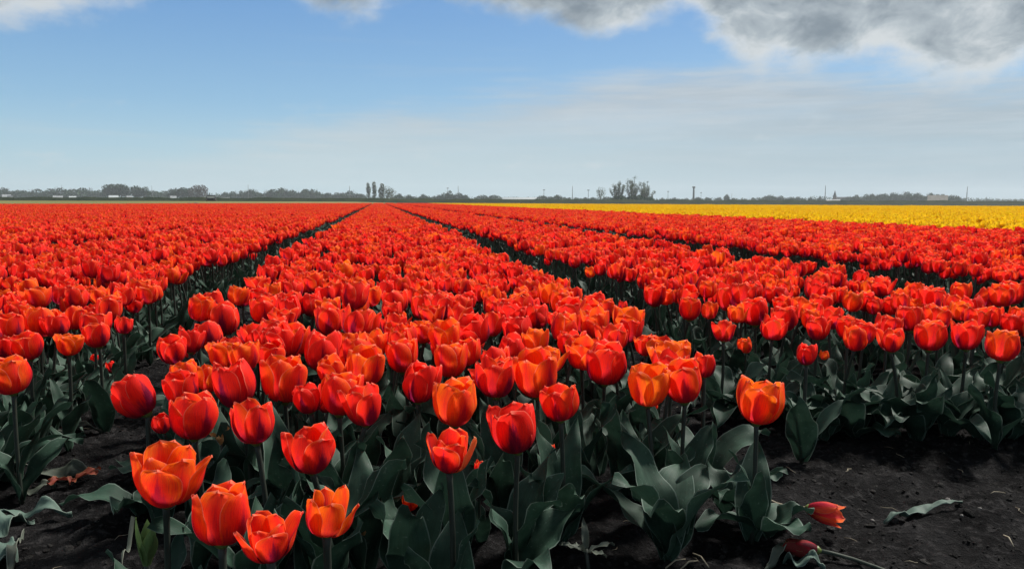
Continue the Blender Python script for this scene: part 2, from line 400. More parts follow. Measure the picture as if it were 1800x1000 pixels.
def flower_spec(k, kind):
    """six (sometimes eight) petal parameter sets for one bloom of about 60 mm across"""
    rnd = random.Random(100+k*7); out = []
    base = dict(closed=(.38, 0, -.02), half=(.20, .03, .0), open=(.12, .06, .03), wide=(.06, .09, .07), pointed=(.20, .07, .02))[kind]
    n = 4 if kind == 'wide' else 3
    ph = rnd.uniform(0, 6.28)
    for ring in (1, 0):
        for q in range(n):
            c, fl, ti = base
            c += rnd.uniform(-.12, .10)
            if ring and kind in ('wide', 'open'): c += .22; ti -= .05
            fl += rnd.uniform(-.04, .08); ti += rnd.uniform(-.04, .07)
            if not ring and rnd.random() < {'closed': .05, 'half': .12, 'open': .25, 'wide': .34, 'pointed': .25}[kind]:
                ti += rnd.uniform(.05, .18); c = min(c, .1)
            Wd = .0262*rnd.uniform(.88, 1.10)*(1.0 if kind != 'pointed' else .9)
            Hh = .059*rnd.uniform(.88, 1.08)*(1.04 if ring else 1.0)
            c += .0 if ring else -.03
            out.append((ph+2*math.pi*q/n+(math.pi/n if ring else 0)+rnd.uniform(-.12, .12), .0300*(.84 if ring else 1.0)*rnd.uniform(.95, 1.06), Hh, Wd, c, fl, ti, bool(ring), 100*k+q+10*ring, rnd.uniform(.0, .28) if kind != 'pointed' else rnd.uniform(.4, .7)))
    return out
KINDS = ['closed', 'half', 'half', 'open', 'wide', 'pointed', 'half', 'open', 'closed', 'pointed', 'half', 'wide']
SPECS = [flower_spec(k, kd) for k, kd in enumerate(KINDS)]
def flower_mb(k, nu, nv, mb=None, mi=0):
    mb = mb or MB()
    for (ph, Rr, Hh, W, c, fl, ti, inn, sd_, pt) in SPECS[k]:
        petal(mb, ph, Rr, Hh, W, c, fl, ti, inn, nu, nv, sd_, pt, mi)
    return mb
def pistil_mb():
    mb = MB(); mb.tube([(0, 0, -.004), (0, 0, .002), (0, 0, .010), (0, 0, .024), (0, 0, .028)], [.003, .009, .0065, .005, .007], 8)
    for q in range(6):
        a = q*math.pi/3; mb.tube([(.005*math.cos(a), .005*math.sin(a), .004), (.009*math.cos(a), .009*math.sin(a), .014), (.011*math.cos(a), .011*math.sin(a), .026)], [.0008, .001, .0016], 4)
    return mb

def leaf(mb, az, L, W, lean, droop, seed, nu=4, nv=12, z0=0.0, r0_=.003, fold=.5, wave=1.0, mi=0, t=0.0, tipfold=0.0):
    """broad lanceolate leaf that leaves the stem base and arches outwards"""
    rnd = random.Random(seed); p1, p2, p3 = (rnd.uniform(0, 6.28) for _ in range(3)); tw = rnd.uniform(-.5, .5)
    P = Vector((r0_, 0, z0)); V = []; UV = []
    ds = L/nv; ax = Vector((math.cos(az), math.sin(az), 0)); sd_ = Vector((-math.sin(az), math.cos(az), 0))
    x = r0_; z = z0; side = 0; fr = rnd.uniform(8, 13); sway = rnd.uniform(-.25, .25)
    for j in range(nv+1):
        v = j/nv
        th = lean + droop*v**1.6 + tipfold*max(0, v-.7)*3    # angle from vertical
        if j: x += math.sin(th)*ds; z += math.cos(th)*ds; side += sway*ds*v
        w = W*(.35+.65*math.sin(math.pi/2*min(1, v/.42)))*(1 if v < .42 else max(0, 1-((v-.42)/.58)**1.75))
        nrm = Vector((math.cos(th), 0, -math.sin(th)))       # in (x,z): outward-facing normal
        fo = fold*(1-v*.7)
        for i in range(nu+1):
            u = -1+2*i/nu
            lift = -abs(u)*w*fo                              # trough: edges turn in towards the stem
            wob = wave*W*.24*math.sin(p1+v*fr+(2 if u > 0 else 0))*abs(u)**1.5*(.3+v) + wave*W*.10*math.sin(p2+v*21)*abs(u)**2
            off = lift+wob
            yy = u*w*math.cos(fo*.6) + side
            a = tw*v*.9
            yy2 = yy*math.cos(a) - off*math.sin(a); off2 = yy*math.sin(a)*.6 + off*math.cos(a)
            q = ax*(x+nrm.x*off2) + sd_*yy2 + Vector((0, 0, max(.003, z+nrm.z*off2) if z0 == 0 else z+nrm.z*off2))
            V.append(q); UV.append((i/nu, v))
    Fs = [(j*(nu+1)+i, j*(nu+1)+i+1, (j+1)*(nu+1)+i+1, (j+1)*(nu+1)+i) for j in range(nv) for i in range(nu)]
    mb.add(V, Fs, UV, t, mi)

STEM_TOP = [Vector((.0, .0, .222)), Vector((.012, .004, .222)), Vector((-.008, .012, .222)), Vector((.02, -.01, .222))]
def stem_pts(k):
    T = STEM_TOP[k]; rnd = random.Random(k+5); b1 = rnd.uniform(-.01, .01); b2 = rnd.uniform(-.01, .01)
    return [Vector((T.x*s*s+b1*math.sin(math.pi*s), T.y*s*s+b2*math.sin(math.pi*s), -.01+(T.z+.01)*s)) for s in (0, .2, .4, .6, .8, .93, 1)]
def stem_mb(k, n=7, mb=None, mi=0):
    mb = mb or MB(); return mb.tube(stem_pts(k), [.0046, .0044, .0042, .0040, .0040, .0042, .0050], n, mi=mi)

def leaf_set(seed):
    """three leaves: (azimuth, length, width, lean, droop, z0, seed)"""
    rnd = random.Random(seed); a = rnd.uniform(0, 6.28); out = []
    for q in range(3):
        big = q < 2
        out.append((a+q*2.3+rnd.uniform(-.4, .4), rnd.uniform(.15, .20) if big else rnd.uniform(.11, .14), rnd.uniform(.024, .036) if big else rnd.uniform(.013, .019),
                    rnd.uniform(.12, .55) if big else rnd.uniform(.08, .3), rnd.uniform(.2, 1.3) if big else rnd.uniform(.1, .7), 0.0 if big else rnd.uniform(.03, .07), seed*3+q))
    return out

# pools of shared meshes
NV = len(SPECS)
PETALS = []
for k in range(NV):
    row = []
    for (ph, Rr, Hh, W, c, fl, ti, inn, sd_, pt) in SPECS[k]:
        mb = MB(); petal(mb, ph, Rr, Hh, W, c, fl, ti, inn, 8, 12, sd_, pt); row.append(mb.mesh('petal', [M['petal']]))
    PETALS.append(row)
HEADS = [flower_mb(k, 5, 7).mesh('flower', [M['petal']]) for k in range(NV)]
PISTIL = pistil_mb().mesh('flower', [M['pistil']])
STEMS = [stem_mb(k).mesh('stem', [M['stem']]) for k in range(4)]
LEAFS = []
for s_ in range(16):
    row = []
    for (a, L, W, le, dr, z0, sd_) in leaf_set(s_):
        mb = MB(); leaf(mb, a, L, W, le, dr, sd_, 6, 16, z0, wave=1.0); row.append(mb.mesh('leaf', [M['leaf']]))
    LEAFS.append(row)

def make_tulip(base, rot, scale, flower_k, stem_k, leaf_k, tint, near, label, group, head_tilt=(0, 0), head_scale=1.0, nleaf=3):
    root = link('tulip', None, loc=base, rot=(0, 0, rot), scale=scale)
    tag(root, label, 'tulip', group)
    s = link('stem', STEMS[stem_k], root)
    hr = (head_tilt[0], head_tilt[1], 0)
    if near:
        f = link('flower', PISTIL, root, loc=STEM_TOP[stem_k]-Vector((0, 0, .002)), rot=hr, scale=head_scale)
        for me in PETALS[flower_k]:
            p = link('petal', me, f); p['tint'] = tint
    else:
        f = link('flower', HEADS[flower_k], root, loc=STEM_TOP[stem_k]-Vector((0, 0, .002)), rot=hr, scale=head_scale); f['tint'] = tint
    for me in LEAFS[leaf_k][:nleaf]:
        l = link('leaf', me, root); l['tint'] = (tint*7.3) % 1
    return root
def head_base_for(head, rot, scale, stem_k):
    """plant foot so that the top of its stem comes under the given head centre"""
    o = Matrix.Rotation(rot, 3, 'Z') @ (STEM_TOP[stem_k]*scale)
    return Vector((head.x-o.x, head.y-o.y, 0))

# ------------------------------------------------------------------ ground, soil
PERIOD = 1.52; HALF = .555; C0 = .10
def gnd(x, y):                      # height of the soil
    q = mnoise.fractal(Vector((x*3, y*3, 0)), 1.0, 2.0, 3)*.012
    return q
def field_end(x): return max(18, 108+2.05*x) if x < 0 else 112-.98*x

mb = MB(); mb.add([(-1500, -1500, -.07), (1500, -1500, -.07), (1500, 1500, -.07), (-1500, 1500, -.07)], [(0, 1, 2, 3)])
tag(link('ground', mb.mesh('ground', [M['farmland']])), 'flat farmland stretching to the horizon', kind='structure')
pts = [(-60, -20), (100, -20), (100, 42), (0.5, 122), (-.5, 107), (-60, 5)]
mb = MB(); mb.add([(x, y, -.045) for x, y in pts], [(0, 1, 2, 3, 4, 5)])
tag(link('field_soil', mb.mesh('field_soil', [M['soil']])), 'dark peat soil under the tulip field', kind='structure')
def soil_height(x, y):
    v = Vector((x, y, 0))
    z = mnoise.fractal(v*4, 1.0, 2.1, 4)*.014 + mnoise.fractal(v*18+Vector((5, 0, 0)), .7, 2.1, 4)*.010
    z += max(0, mnoise.noise(v*34))*.011+mnoise.noise(v*70)*.004
    z -= .02*math.exp(-((y-1.25+.12*math.sin(x*3))/.07)**2)*(1 if x > .75 else 0)
    return z
x0, x1, y0, y1, st = -2.6, 3.2, .25, 4.2, .0135
nx = int((x1-x0)/st); ny = int((y1-y0)/st)
V = []; Fs = []
for j in range(ny+1):
    for i in range(nx+1):
        x = x0+i*st; y = y0+j*st
        e = min(1, min(i, nx-i, j, ny-j)/12)
        V.append((x, y, soil_height(x, y)*e-.05*(1-e)))
Fs = [(j*(nx+1)+i, j*(nx+1)+i+1, (j+1)*(nx+1)+i+1, (j+1)*(nx+1)+i) for j in range(ny) for i in range(nx)]
mb = MB(); mb.add(V, Fs)
tag(link('headland_soil', mb.mesh('headland_soil', [M['soil']])), 'crumbly black soil round the ends of the beds', kind='structure')

# ------------------------------------------------------------------ instancing by geometry nodes (for stuff only)
def scatter_group():
    ng = bpy.data.node_groups.new('scatter', 'GeometryNodeTree')
    ng.interface.new_socket('Geometry', in_out='INPUT', socket_type='NodeSocketGeometry')
    ng.interface.new_socket('Collection', in_out='INPUT', socket_type='NodeSocketCollection')
    ng.interface.new_socket('Geometry', in_out='OUTPUT', socket_type='NodeSocketGeometry')
    N = ng.nodes; L = ng.links
    gi = N.new('NodeGroupInput'); go = N.new('NodeGroupOutput')
    ci = N.new('GeometryNodeCollectionInfo'); ci.inputs['Separate Children'].default_value = True; ci.inputs['Reset Children'].default_value = True
    L.new(gi.outputs['Collection'], ci.inputs['Collection'])
    ip = N.new('GeometryNodeInstanceOnPoints'); ip.inputs['Pick Instance'].default_value = True
    L.new(gi.outputs['Geometry'], ip.inputs['Points']); L.new(ci.outputs[0], ip.inputs['Instance'])
    for nm, ty, sock in (('idx', 'INT', 'Instance Index'), ('rot', 'FLOAT_VECTOR', 'Rotation'), ('scl', 'FLOAT_VECTOR', 'Scale')):
        a = N.new('GeometryNodeInputNamedAttribute'); a.data_type = ty; a.inputs[0].default_value = nm
        L.new(a.outputs[0], ip.inputs[sock])
    L.new(ip.outputs[0], go.inputs[0]); return ng
SG = scatter_group()
def scatter(name, protos, P, idx, rot, scl, tint):
    c = bpy.data.collections.new(name+'_forms')
    for k, me in enumerate(protos):
        o = bpy.data.objects.new('%s_form_%03d' % (name, k), me); c.objects.link(o)
    me = bpy.data.meshes.new(name); me.from_pydata([tuple(p) for p in P], [], [])
    a = me.attributes.new('idx', 'INT', 'POINT'); a.data.foreach_set('value', np.asarray(idx, dtype=np.int32))
    a = me.attributes.new('rot', 'FLOAT_VECTOR', 'POINT'); a.data.foreach_set('vector', np.asarray(rot, dtype=np.float32).ravel())
    a = me.attributes.new('scl', 'FLOAT_VECTOR', 'POINT'); a.data.foreach_set('vector', np.asarray(scl, dtype=np.float32).ravel())
    a = me.attributes.new('tint', 'FLOAT', 'POINT'); a.data.foreach_set('value', np.asarray(tint, dtype=np.float32))
    o = link(name, me); md = o.modifiers.new('scatter', 'NODES'); md.node_group = SG
    md[[i for i in SG.interface.items_tree if i.name == 'Collection'][0].identifier] = c
    return o

# ------------------------------------------------------------------ where every tulip stands
# front blooms read from the photograph: (x, y, width, form, tint, label or None)
A = ['closed', 'half', 'open', 'wide', 'pointed']
FR = [
 (290,838,135,'wide',.72,'largest wide open orange tulip, many petalled, at the left front corner of the middle bed'),
 (388,905,105,'open',.62,'open tulip just right of and below the largest bloom, one petal splayed right'),
 (475,943,112,'wide',.50,'lowest front tulip of the middle bed, red cup with petals splayed to both sides'),
 (573,900,95,'pointed',.80,'orange and purple flamed tulip at the front, pointed petals, right of the lowest bloom'),
 (547,788,95,'half',.42,'smooth red cup tulip standing alone above the orange and purple flamed front bloom'),
 (450,742,78,'pointed',.45,'dark red tulip with pointed petals, one sticking out right, above the green leaves at left'),
 (340,730,85,'half',.45,'red tulip directly above and right of the largest bloom, with rounded petal tops'),
 (258,692,72,'closed',.15,'crimson closed tulip leaning left over the bare furrow, yellow at its foot'),
 (325,682,60,'half',.30,None),
 (417,677,76,'closed',.25,'round closed crimson tulip with a dark purple stripe, behind the pointed dark red bloom'),
 (366,664,46,'open',.75,None),
 (305,614,52,'half',.38,None),
 (334,598,48,'pointed',.2,'pink tulip with one pale curled petal at the left edge of the middle bed'),
 (370,590,50,'closed',.35,None),
 (396,624,72,'wide',.82,'bright orange tulip with a broad flat petal facing out, left side of the middle bed'),
 (392,563,60,'closed',.35,None), (375,537,50,'half',.4,None), (443,582,28,'half',.4,None),
 (465,545,50,'half',.5,None), (507,545,46,'closed',.15,None), (550,537,40,'closed',.2,None), (580,545,50,'open',.75,None),
 (628,540,58,'open',.85,None), (485,582,50,'half',.4,None), (510,597,66,'half',.6,None), (577,565,60,'open',.5,None),
 (563,620,86,'closed',.30,'big deep red tulip cup with a purple foot in the thick of the middle bed'),
 (612,600,42,'half',.75,None), (645,573,54,'open',.5,None), (693,573,48,'pointed',.4,None), (698,533,55,'half',.5,None),
 (478,625,52,'half',.45,None), (500,668,82,'open',.62,'open orange red tulip left of the big deep red cup, petals loose'),
 (545,698,55,'half',.12,'dark crimson tulip in shade below the loose open bloom'),
 (595,692,75,'half',.6,'tall orange red tulip with one pointed petal up, between two darker blooms'),
 (643,712,78,'open',.35,'purple and red tulip with a notch between its petals, overhanging the dark leaves'),
 (640,646,70,'half',.72,'rounded orange tulip behind the notched purple and red bloom'),
 (660,606,52,'pointed',.7,None), (708,625,58,'half',.55,None), (745,582,58,'wide',.7,None),
 (735,673,68,'closed',.25,'closed cherry red tulip with straight sides, left of the creamy edged orange bloom'),
 (797,706,82,'open',.78,'orange tulip with creamy edged petals fanned open above the dark leaf thicket'),
 (792,633,62,'half',.70,None), (792,582,46,'pointed',.62,None), (829,598,50,'half',.5,None), (801,546,48,'closed',.25,None),
 (745,540,45,'half',.5,None), (862,570,50,'pointed',.45,None), (900,546,48,'half',.4,None), (947,557,42,'closed',.3,None),
 (911,582,54,'half',.15,None), (895,615,50,'closed',.25,None),
 (873,666,72,'pointed',.35,'red tulip with spiky upright petals and a dark hollow on its right side'),
 (945,660,82,'half',.70,'large smooth orange cup tulip beside the spiky red bloom'),
 (945,602,50,'open',.88,None), (968,632,64,'wide',.85,None),
 (986,706,72,'half',.5,'red orange tulip with one thin petal peeling off to its left'),
 (910,752,88,'half',.22,'glossy cherry red tulip with stout petals, standing forward on a dark stem'),
 (789,793,104,'wide',.45,'red tulip with one pale orange petal standing out at its right'),
 (1063,640,82,'open',.32,'crimson tulip with a heart shaped gap on top, right side of the middle bed'),
 (1006,603,55,'half',.4,None), (1004,553,54,'half',.4,None), (1046,568,42,'half',.45,None), (987,533,54,'open',.7,None),
 (1078,592,48,'half',.5,None), (1103,571,60,'open',.85,None), (1060,543,45,'half',.6,None),
 (1137,606,38,'half',.6,'small orange red tulip at the right edge of the middle bed'),
 (1139,676,78,'half',1.0,'brightest orange tulip, round petals, at the right corner of the middle bed'),
 (1205,672,68,'half',.62,'orange red tulip pressed against the brightest orange one, on its right'),
 (1182,630,78,'wide',.88,'wide ragged orange tulip behind the pair at the corner of the middle bed'),
 (1238,642,40,'closed',.35,'slim rosy tulip at the far right of the corner cluster, over the furrow'),
 (1150,519,42,'half',.45,None), (1212,543,38,'half',.6,'orange tulip standing out into the furrow at the near left of the right bed'),
 (1237,506,42,'closed',.25,None), (1272,582,46,'open',.5,'open red tulip standing low at the front left of the right bed'),
 (1331,705,82,'half',.85,'lone orange tulip with purple stripe on bare soil between the middle and right beds'),
 (1283,527,46,'half',.5,None), (1296,551,38,'pointed',.85,None), (1328,549,48,'half',.4,None), (1382,559,50,'half',.4,None),
 (1437,577,46,'open',.35,'tulip on a long dark stem at the front of the right bed'),
 (1418,622,38,'closed',.2,'closed dark red tulip hanging low under the front row of the right bed'),
 (1490,577,38,'half',.5,None), (1445,535,42,'half',.45,None), (1518,583,44,'half',.4,None),
 (1566,598,46,'open',.5,'tulip of the right bed with a fallen petal hanging at its left'),
 (1634,590,52,'open',.5,'open red tulip with a pale folded inner petal, front row of the right bed'),
 (1700,590,54,'pointed',.4,'tulip with two tall petal tips at the front row of the right bed'),
 (1760,607,57,'open',.72,'lowest orange tulip at the near right end of the right bed'),
 (1785,570,42,'closed',.3,None), (1602,560,45,'half',.5,None), (1648,560,46,'open',.6,None), (1688,546,36,'half',.85,None),
 (1715,541,40,'closed',.1,None), (1745,556,38,'pointed',.5,None), (1780,516,45,'half',.45,None), (1640,525,50,'half',.4,None),
 (52,607,52,'half',.5,'tulip with two upright petals at the near end of the left bed'),
 (22,660,66,'open',.70,'nearest tulip of the left bed, open and orange topped, cut by the picture edge'),
 (120,603,55,'wide',.88,'orange yellow tulip with ragged petals at the near corner of the left bed'),
 (174,588,45,'open',.45,'red tulip hanging over the furrow at the corner of the left bed'),
 (217,571,32,'pointed',.4,'small tulip apart at the furrow side of the left bed'),
 (260,517,36,'half',.65,None), (165,573,50,'half',.5,None), (72,568,56,'half',.72,None), (18,577,50,'half',.5,None), (188,546,45,'half',.5,None),
 (100,572,46,'half',.3,None), (130,560,46,'open',.6,None),
]
LOW = [  # small low blooms under the canopy: (x, y, head height, width, form, tint, label)
 (845,826,.13,26,'pointed',.45,'small low tulip hidden among leaves right of the pale petalled bloom'),
 (720,890,.09,30,'closed',.9,'brownish low tulip deep among dark leaves at the front'),
 (968,793,.14,18,'closed',.6,'tiny orange low tulip behind the glossy cherry red bloom'),
 (1311,611,.16,26,'closed',.8,'small orange tulip sunk among leaves at the near left of the right bed'),
 (197,650,.10,18,'closed',.3,'tiny red tulip low in the left furrow'),
 (165,633,.13,15,'closed',.3,'tiny red bloom low among the left bed leaves'),
 (1447,629,.15,18,'closed',.9,'narrow orange tulip half hidden behind the long dark stem'),
 (1093,541,.18,18,'closed',.2,'small crimson tulip low at the right edge of the middle bed'),
 (1147,717,.12,20,'closed',.6,'small dull orange bloom low behind the brightest orange tulip'),
 (287,748,.17,34,'closed',.2,'narrow crimson tulip just above the left side of the largest bloom'),
 (575,712,.18,30,'closed',.12,None),
]
FORM = {kd: [k for k, q in enumerate(KINDS) if q == kd] for kd in set(KINDS)}
HC = .250                                   # usual height of a head's centre
placed = []
FV = [flower_mb(k, 4, 6).v for k in range(NV)]
GR = {0: ('tulips crowded in the middle bed', 'orange red tulip among the packed blooms of the middle bed'),
      1: ('tulips crowded in the right bed', 'orange red tulip among the packed blooms of the right bed'),
      -1: ('tulips crowded in the left bed', 'orange red tulip among the packed blooms of the left bed'),
      2: ('tulips in the second bed on the right', 'orange red tulip in the second bed to the right')}
BEDS = {0: (-.47, .655), 1: (1.05, 2.03), 2: (2.70, 3.86), 3: (4.02, 5.30), 4: (5.46, 6.80)}
for k in range(1, 90): BEDS[-k] = (-.84-1.24-1.5*(k-1), -.84-1.5*(k-1))
def bed_of(x): return min(BEDS, key=lambda k: abs(x-sum(BEDS[k])/2) if abs(k) < 6 else 99)
def put(px, py, hc, w, form, tint, label, near, rnd):
    p = onz(px, py, hc); D = proj(p)[2]
    wid = w*D/F
    rot = rnd.uniform(0, 6.28); sk = rnd.randrange(4); fk = rnd.choice(FORM[form])
    cr, sr = math.cos(rot), math.sin(rot)
    ex = [(q[0]*cr-q[1]*sr)*rc.x+(q[0]*sr+q[1]*cr)*rc.y for q in FV[fk]]
    hs = max(.3 if hc < .2 else .66, min(1.45, wid*.96/(max(ex)-min(ex))))
    sc_ = hc/(.222+.03*hs)
    hs = hs/sc_
    base = head_base_for(p, rot, sc_, sk)
    tl = (rnd.uniform(-.14, .14), rnd.uniform(-.14, .14))
    if label and 'leaning left' in label: tl = None
    bd = max(-1, min(2, bed_of(p.x)))
    g = GR[bd][0]
    if label is None: label = GR[bd][1]
    root = make_tulip(base, rot, sc_, fk, sk, rnd.randrange(16), tint, near, label, g, tl or (0, 0), hs, 3 if hc > .2 else 2)
    if tl is None:
        fo = [c for c in root.children if c.name.startswith('flower')][0]
        ax = Matrix.Rotation(-rot, 3, 'Z') @ Vector((0, 1, 0)); fo.rotation_mode = 'QUATERNION'
        from mathutils import Quaternion
        fo.rotation_quaternion = Quaternion(ax, -.5)
    if label and 'pale orange petal' in label:
        fo = [c for c in root.children if c.name.startswith('flower')][0]
        kids = list(fo.children); best = max(range(len(kids)), key=lambda q: math.cos(SPECS[fk][q][0]+rot+.35))
        (ph, Rr, Hh, W, c, fl, ti, inn, sd_, pt) = SPECS[fk][best]
        mb = MB(); petal(mb, ph, Rr, Hh*1.08, W*.62, .0, .0, .10, False, 8, 12, sd_, .3)
        kids[best].data = mb.mesh('petal', [M['petal_pale']]); kids[best]['label'] = 'pale orange petal standing out'
    placed.append((base.x, base.y))
    return root
SHORT = {}
def auto_label(px, py, form, tint, items, used):
    cw = 'crimson' if tint < .28 else 'red' if tint < .44 else 'orange red' if tint < .62 else 'orange' if tint < .82 else 'bright orange'
    fw = {'closed': 'closed', 'half': 'half open', 'open': 'open', 'wide': 'wide open', 'pointed': 'pointed'}[form]
    c = sorted(((q[0]-px)**2+(q[1]-py)**2, q) for q in items if q[2])
    for _, (qx, qy, nm) in c[:5]:
        dx, dy = px-qx, py-qy
        w = ('just ' if dx*dx+dy*dy < 70*70 else '')+(('right of' if dx > 0 else 'left of') if abs(dx) > abs(dy)*1.6 else ('above' if dy < 0 else 'below') if abs(dy) > abs(dx)*1.6 else (('above' if dy < 0 else 'below')+' and '+('right of' if dx > 0 else 'left of')))
        l = '%s %s tulip %s the %s' % (cw, fw, w, nm)
        if l not in used and len(l.split()) <= 16: used.add(l); return l
    return None
ITEMS = [(290,838,'largest wide open bloom'), (262,692,'crimson bloom leaning over the furrow'), (417,677,'round crimson striped bloom'), (396,624,'bright orange bloom with the flat petal'),
 (563,620,'big deep red cup with purple foot'), (500,668,'loose open bloom beside the deep red cup'), (640,646,'rounded orange bloom in mid bed'), (735,673,'straight sided cherry red bloom'),
 (873,666,'spiky red bloom with the dark hollow'), (945,660,'large smooth orange cup'), (1063,640,'crimson bloom with the heart shaped gap'), (1182,630,'wide ragged orange bloom at the corner'),
 (1212,543,'orange bloom standing out into the furrow'), (1272,582,'low bloom at the corner of the right bed'), (1437,577,'bloom on the long dark stem'), (1566,598,'bloom with the hanging fallen petal'),
 (1634,590,'bloom with the pale folded petal'), (1700,590,'bloom with two tall petal tips'), (1760,607,'lowest orange bloom at the right end'), (52,607,'two petalled bloom of the left bed'),
 (120,603,'ragged orange yellow bloom of the left bed'), (217,571,'small bloom apart at the left furrow')]
USED = set()
rnd = random.Random(3)
count = 0
for (px, py, w, form, tint, label) in FR:
    if label is None: label = auto_label(px, py, form, tint, ITEMS, USED)
    put(px, py, HC+rnd.uniform(-.004, .004), w, form, tint, label, True, rnd); count += 1
for (px, py, hc, w, form, tint, label) in LOW:
    put(px, py, hc, w, form, tint, label, True, rnd); count += 1

# the rest, planted in rows in every bed
cand = []
def clear_of(x, y, r=.072):
    for (a, c) in near_placed:
        if (a-x)**2+(c-y)**2 < r*r: return False
    return True
near_placed = list(placed)
Y1 = 9.0
SP = .100
for bed in range(-9, 5):
    xl, xr = BEDS[bed]
    ys = 1.3 if bed == 0 else 1.60 if bed > 0 else 1.62
    y = ys
    while y < Y1+.0:
        k = int((xr-xl)/SP)
        for q in range(k+1):
            x = xl+(xr-xl)*q/k + rnd.gauss(0, .018 if 0 < q < k else .012); yy = y+rnd.uniform(-.05, .05)
            if rnd.random() < .035: continue
            if q in (0, k) and rnd.random() < .25: continue
            px, py, D = proj((x, yy, HC))
            if D < .5 or px < -500 or px > 2300: continue
            if D < 3.2 and not clear_of(x, yy, .052 if bed == 0 else .066): continue
            # the open lens of each bed end belongs to the blooms read above
            if bed == 0 and (py > 655 or (py > 585 and not 300 < px < 1215)): continue
            if bed == 0 and py > 533 and (not clear_of(x, yy, .052 if py < 575 else .057) or rnd.random() < (.2 if py < 575 else .35)): continue
            if bed != 0 and py > 545 and 0 < px < 1800 and abs(bed) == 1: 
                if rnd.random() < .55: continue
            cand.append((D, x, yy, bed, px))
        y += SP*.92
cand.sort()
pin = [c for c in cand if -30 < c[4] < 1830]
single = set(id(c) for c in pin[:300-count])
LASTD = pin[300-count][0]
print('single until depth', LASTD, 'placed', count)
rest = []
forms_w = ['half']*6+['closed']*3+['open']*3+['pointed']*2+['wide']
for c in cand:
    D, x, y, bed, px = c
    if id(c) in single:
        g, label = GR[max(-1, min(2, bed))]
        s_ = rnd.gauss(.99, .075); fm = rnd.choice(forms_w); tn = min(1, max(.02, rnd.gauss(.47, .2)))
        cw = 'crimson' if tn < .3 else 'red' if tn < .5 else 'orange red' if tn < .7 else 'orange'
        label = label.replace('orange red tulip', cw+' '+{'closed': 'closed', 'half': 'half open', 'open': 'open', 'wide': 'wide open', 'pointed': 'pointed'}[fm]+' tulip')
        make_tulip((x, y, 0), rnd.uniform(0, 6.28), s_, rnd.choice(FORM[fm]), rnd.randrange(4), rnd.randrange(16),
                   tn, False, label, g, (rnd.gauss(0, .14), rnd.gauss(0, .14)), rnd.uniform(.98, 1.2))
    else: rest.append(c)

# whole plants joined, for the crowd
def plant_mesh(k, seed, pm):
    mb = flower_mb(k, 4, 6)
    top = STEM_TOP[k % 4]; rn = random.Random(seed); s = rn.uniform(.98, 1.2)
    mb.v = [(p[0]*s+top.x, p[1]*s+top.y, p[2]*s+top.z) for p in mb.v]
    stem_mb(k % 4, 4, mb, 1)
    for (a, L, W, le, dr, z0, sd_) in leaf_set(seed): leaf(mb, a, L, W, le, dr, sd_, 4, 8, z0, mi=2)
    return mb.mesh('tulip_plant', [pm, M['stem'], M['leaf']])
crowd = [plant_mesh(k % NV, 40+k, M['petal']) for k in range(20)]
# strips of bed for the distance: some eighty blooms each
def strip_mesh(seed, pm, name, Lh=.0):
    rn = random.Random(seed); mb = MB()
    for q in range(12):
        for w_ in range(10):
            if rn.random() < .03: continue
            x = -HALF+2*HALF*q/11+rn.gauss(0, .025); y = -.5+.1*(w_+.5)+rn.uniform(-.04, .04)
            k = rn.choice(FORM[rn.choice(forms_w)]); s = rn.uniform(1.0, 1.25); a = rn.uniform(0, 6.28); h = (.222+rn.gauss(0, .013))+Lh
            t = min(1, max(.02, rn.gauss(.5, .22)))
            m1 = MB()
            for (ph, Rr, Hh, W, c, fl, ti, inn, sd_, pt) in SPECS[k]:
                petal(m1, ph+a, Rr, Hh, W, c, fl, ti, inn, 2, 3, sd_, pt)
            mb.add([(p[0]*s+x, p[1]*s+y, p[2]*s+h) for p in m1.v], m1.f, m1.uv, t, 0)
            mb.i2[-len(m1.v):] = m1.i2
            if rn.random() < .8:
                leaf(mb2 := MB(), rn.uniform(0, 6.28), .17, .03, .25, .8, rn.randrange(99), 2, 4)
                mb.add([(p[0]+x, p[1]+y, p[2]) for p in mb2.v], mb2.f, mb2.uv, rn.random(), 1)
    return mb.mesh(name, [pm, M['leaf']])
strips = [strip_mesh(500+k, M['petal'], 'bed_strip') for k in range(6)]
ystrips = [strip_mesh(600+k, M['petal_yellow'], 'yellow_bed_strip', .03) for k in range(5)]

P = []; I = []; Ro = []; Sc = []; T = []
for (D, x, y, bed, px) in rest:
    s = rnd.gauss(1.0, .07)
    P.append((x, y, 0)); I.append(rnd.randrange(20)); Ro.append((rnd.uniform(-.06, .06), rnd.uniform(-.06, .06), rnd.uniform(0, 6.28))); Sc.append((s, s, s)); T.append(min(1, max(.02, rnd.gauss(.47, .2))))
ncrowd = len(P)
def wide_view(x, y, mrg=250):
    px, py, D = proj((x, y, .25)); return D > .5 and -mrg < px < 1800+mrg
for bed in range(-85, 5):
    xl, xr = BEDS[bed]; cx = (xl+xr)/2; wx = (xr-xl)/(2*HALF); y = Y1+.5; ye = field_end(cx)
    while y < ye:
        if wide_view(cx, y):
            P.append((cx, y, rnd.gauss(0, .006))); I.append(20+rnd.randrange(6)); Ro.append((0, 0, math.pi*rnd.randrange(2))); Sc.append((wx*rnd.uniform(.98, 1.02), 1, rnd.uniform(.97, 1.04))); T.append(rnd.uniform(-.05, .05))
        y += 1.0
o = scatter('red_tulip_field', crowd+strips, P, I, Ro, Sc, T)
tag(o, 'mass of orange red tulips running in long beds to the far end of the field', kind='stuff')
P = []; I = []; Ro = []; Sc = []; T = []
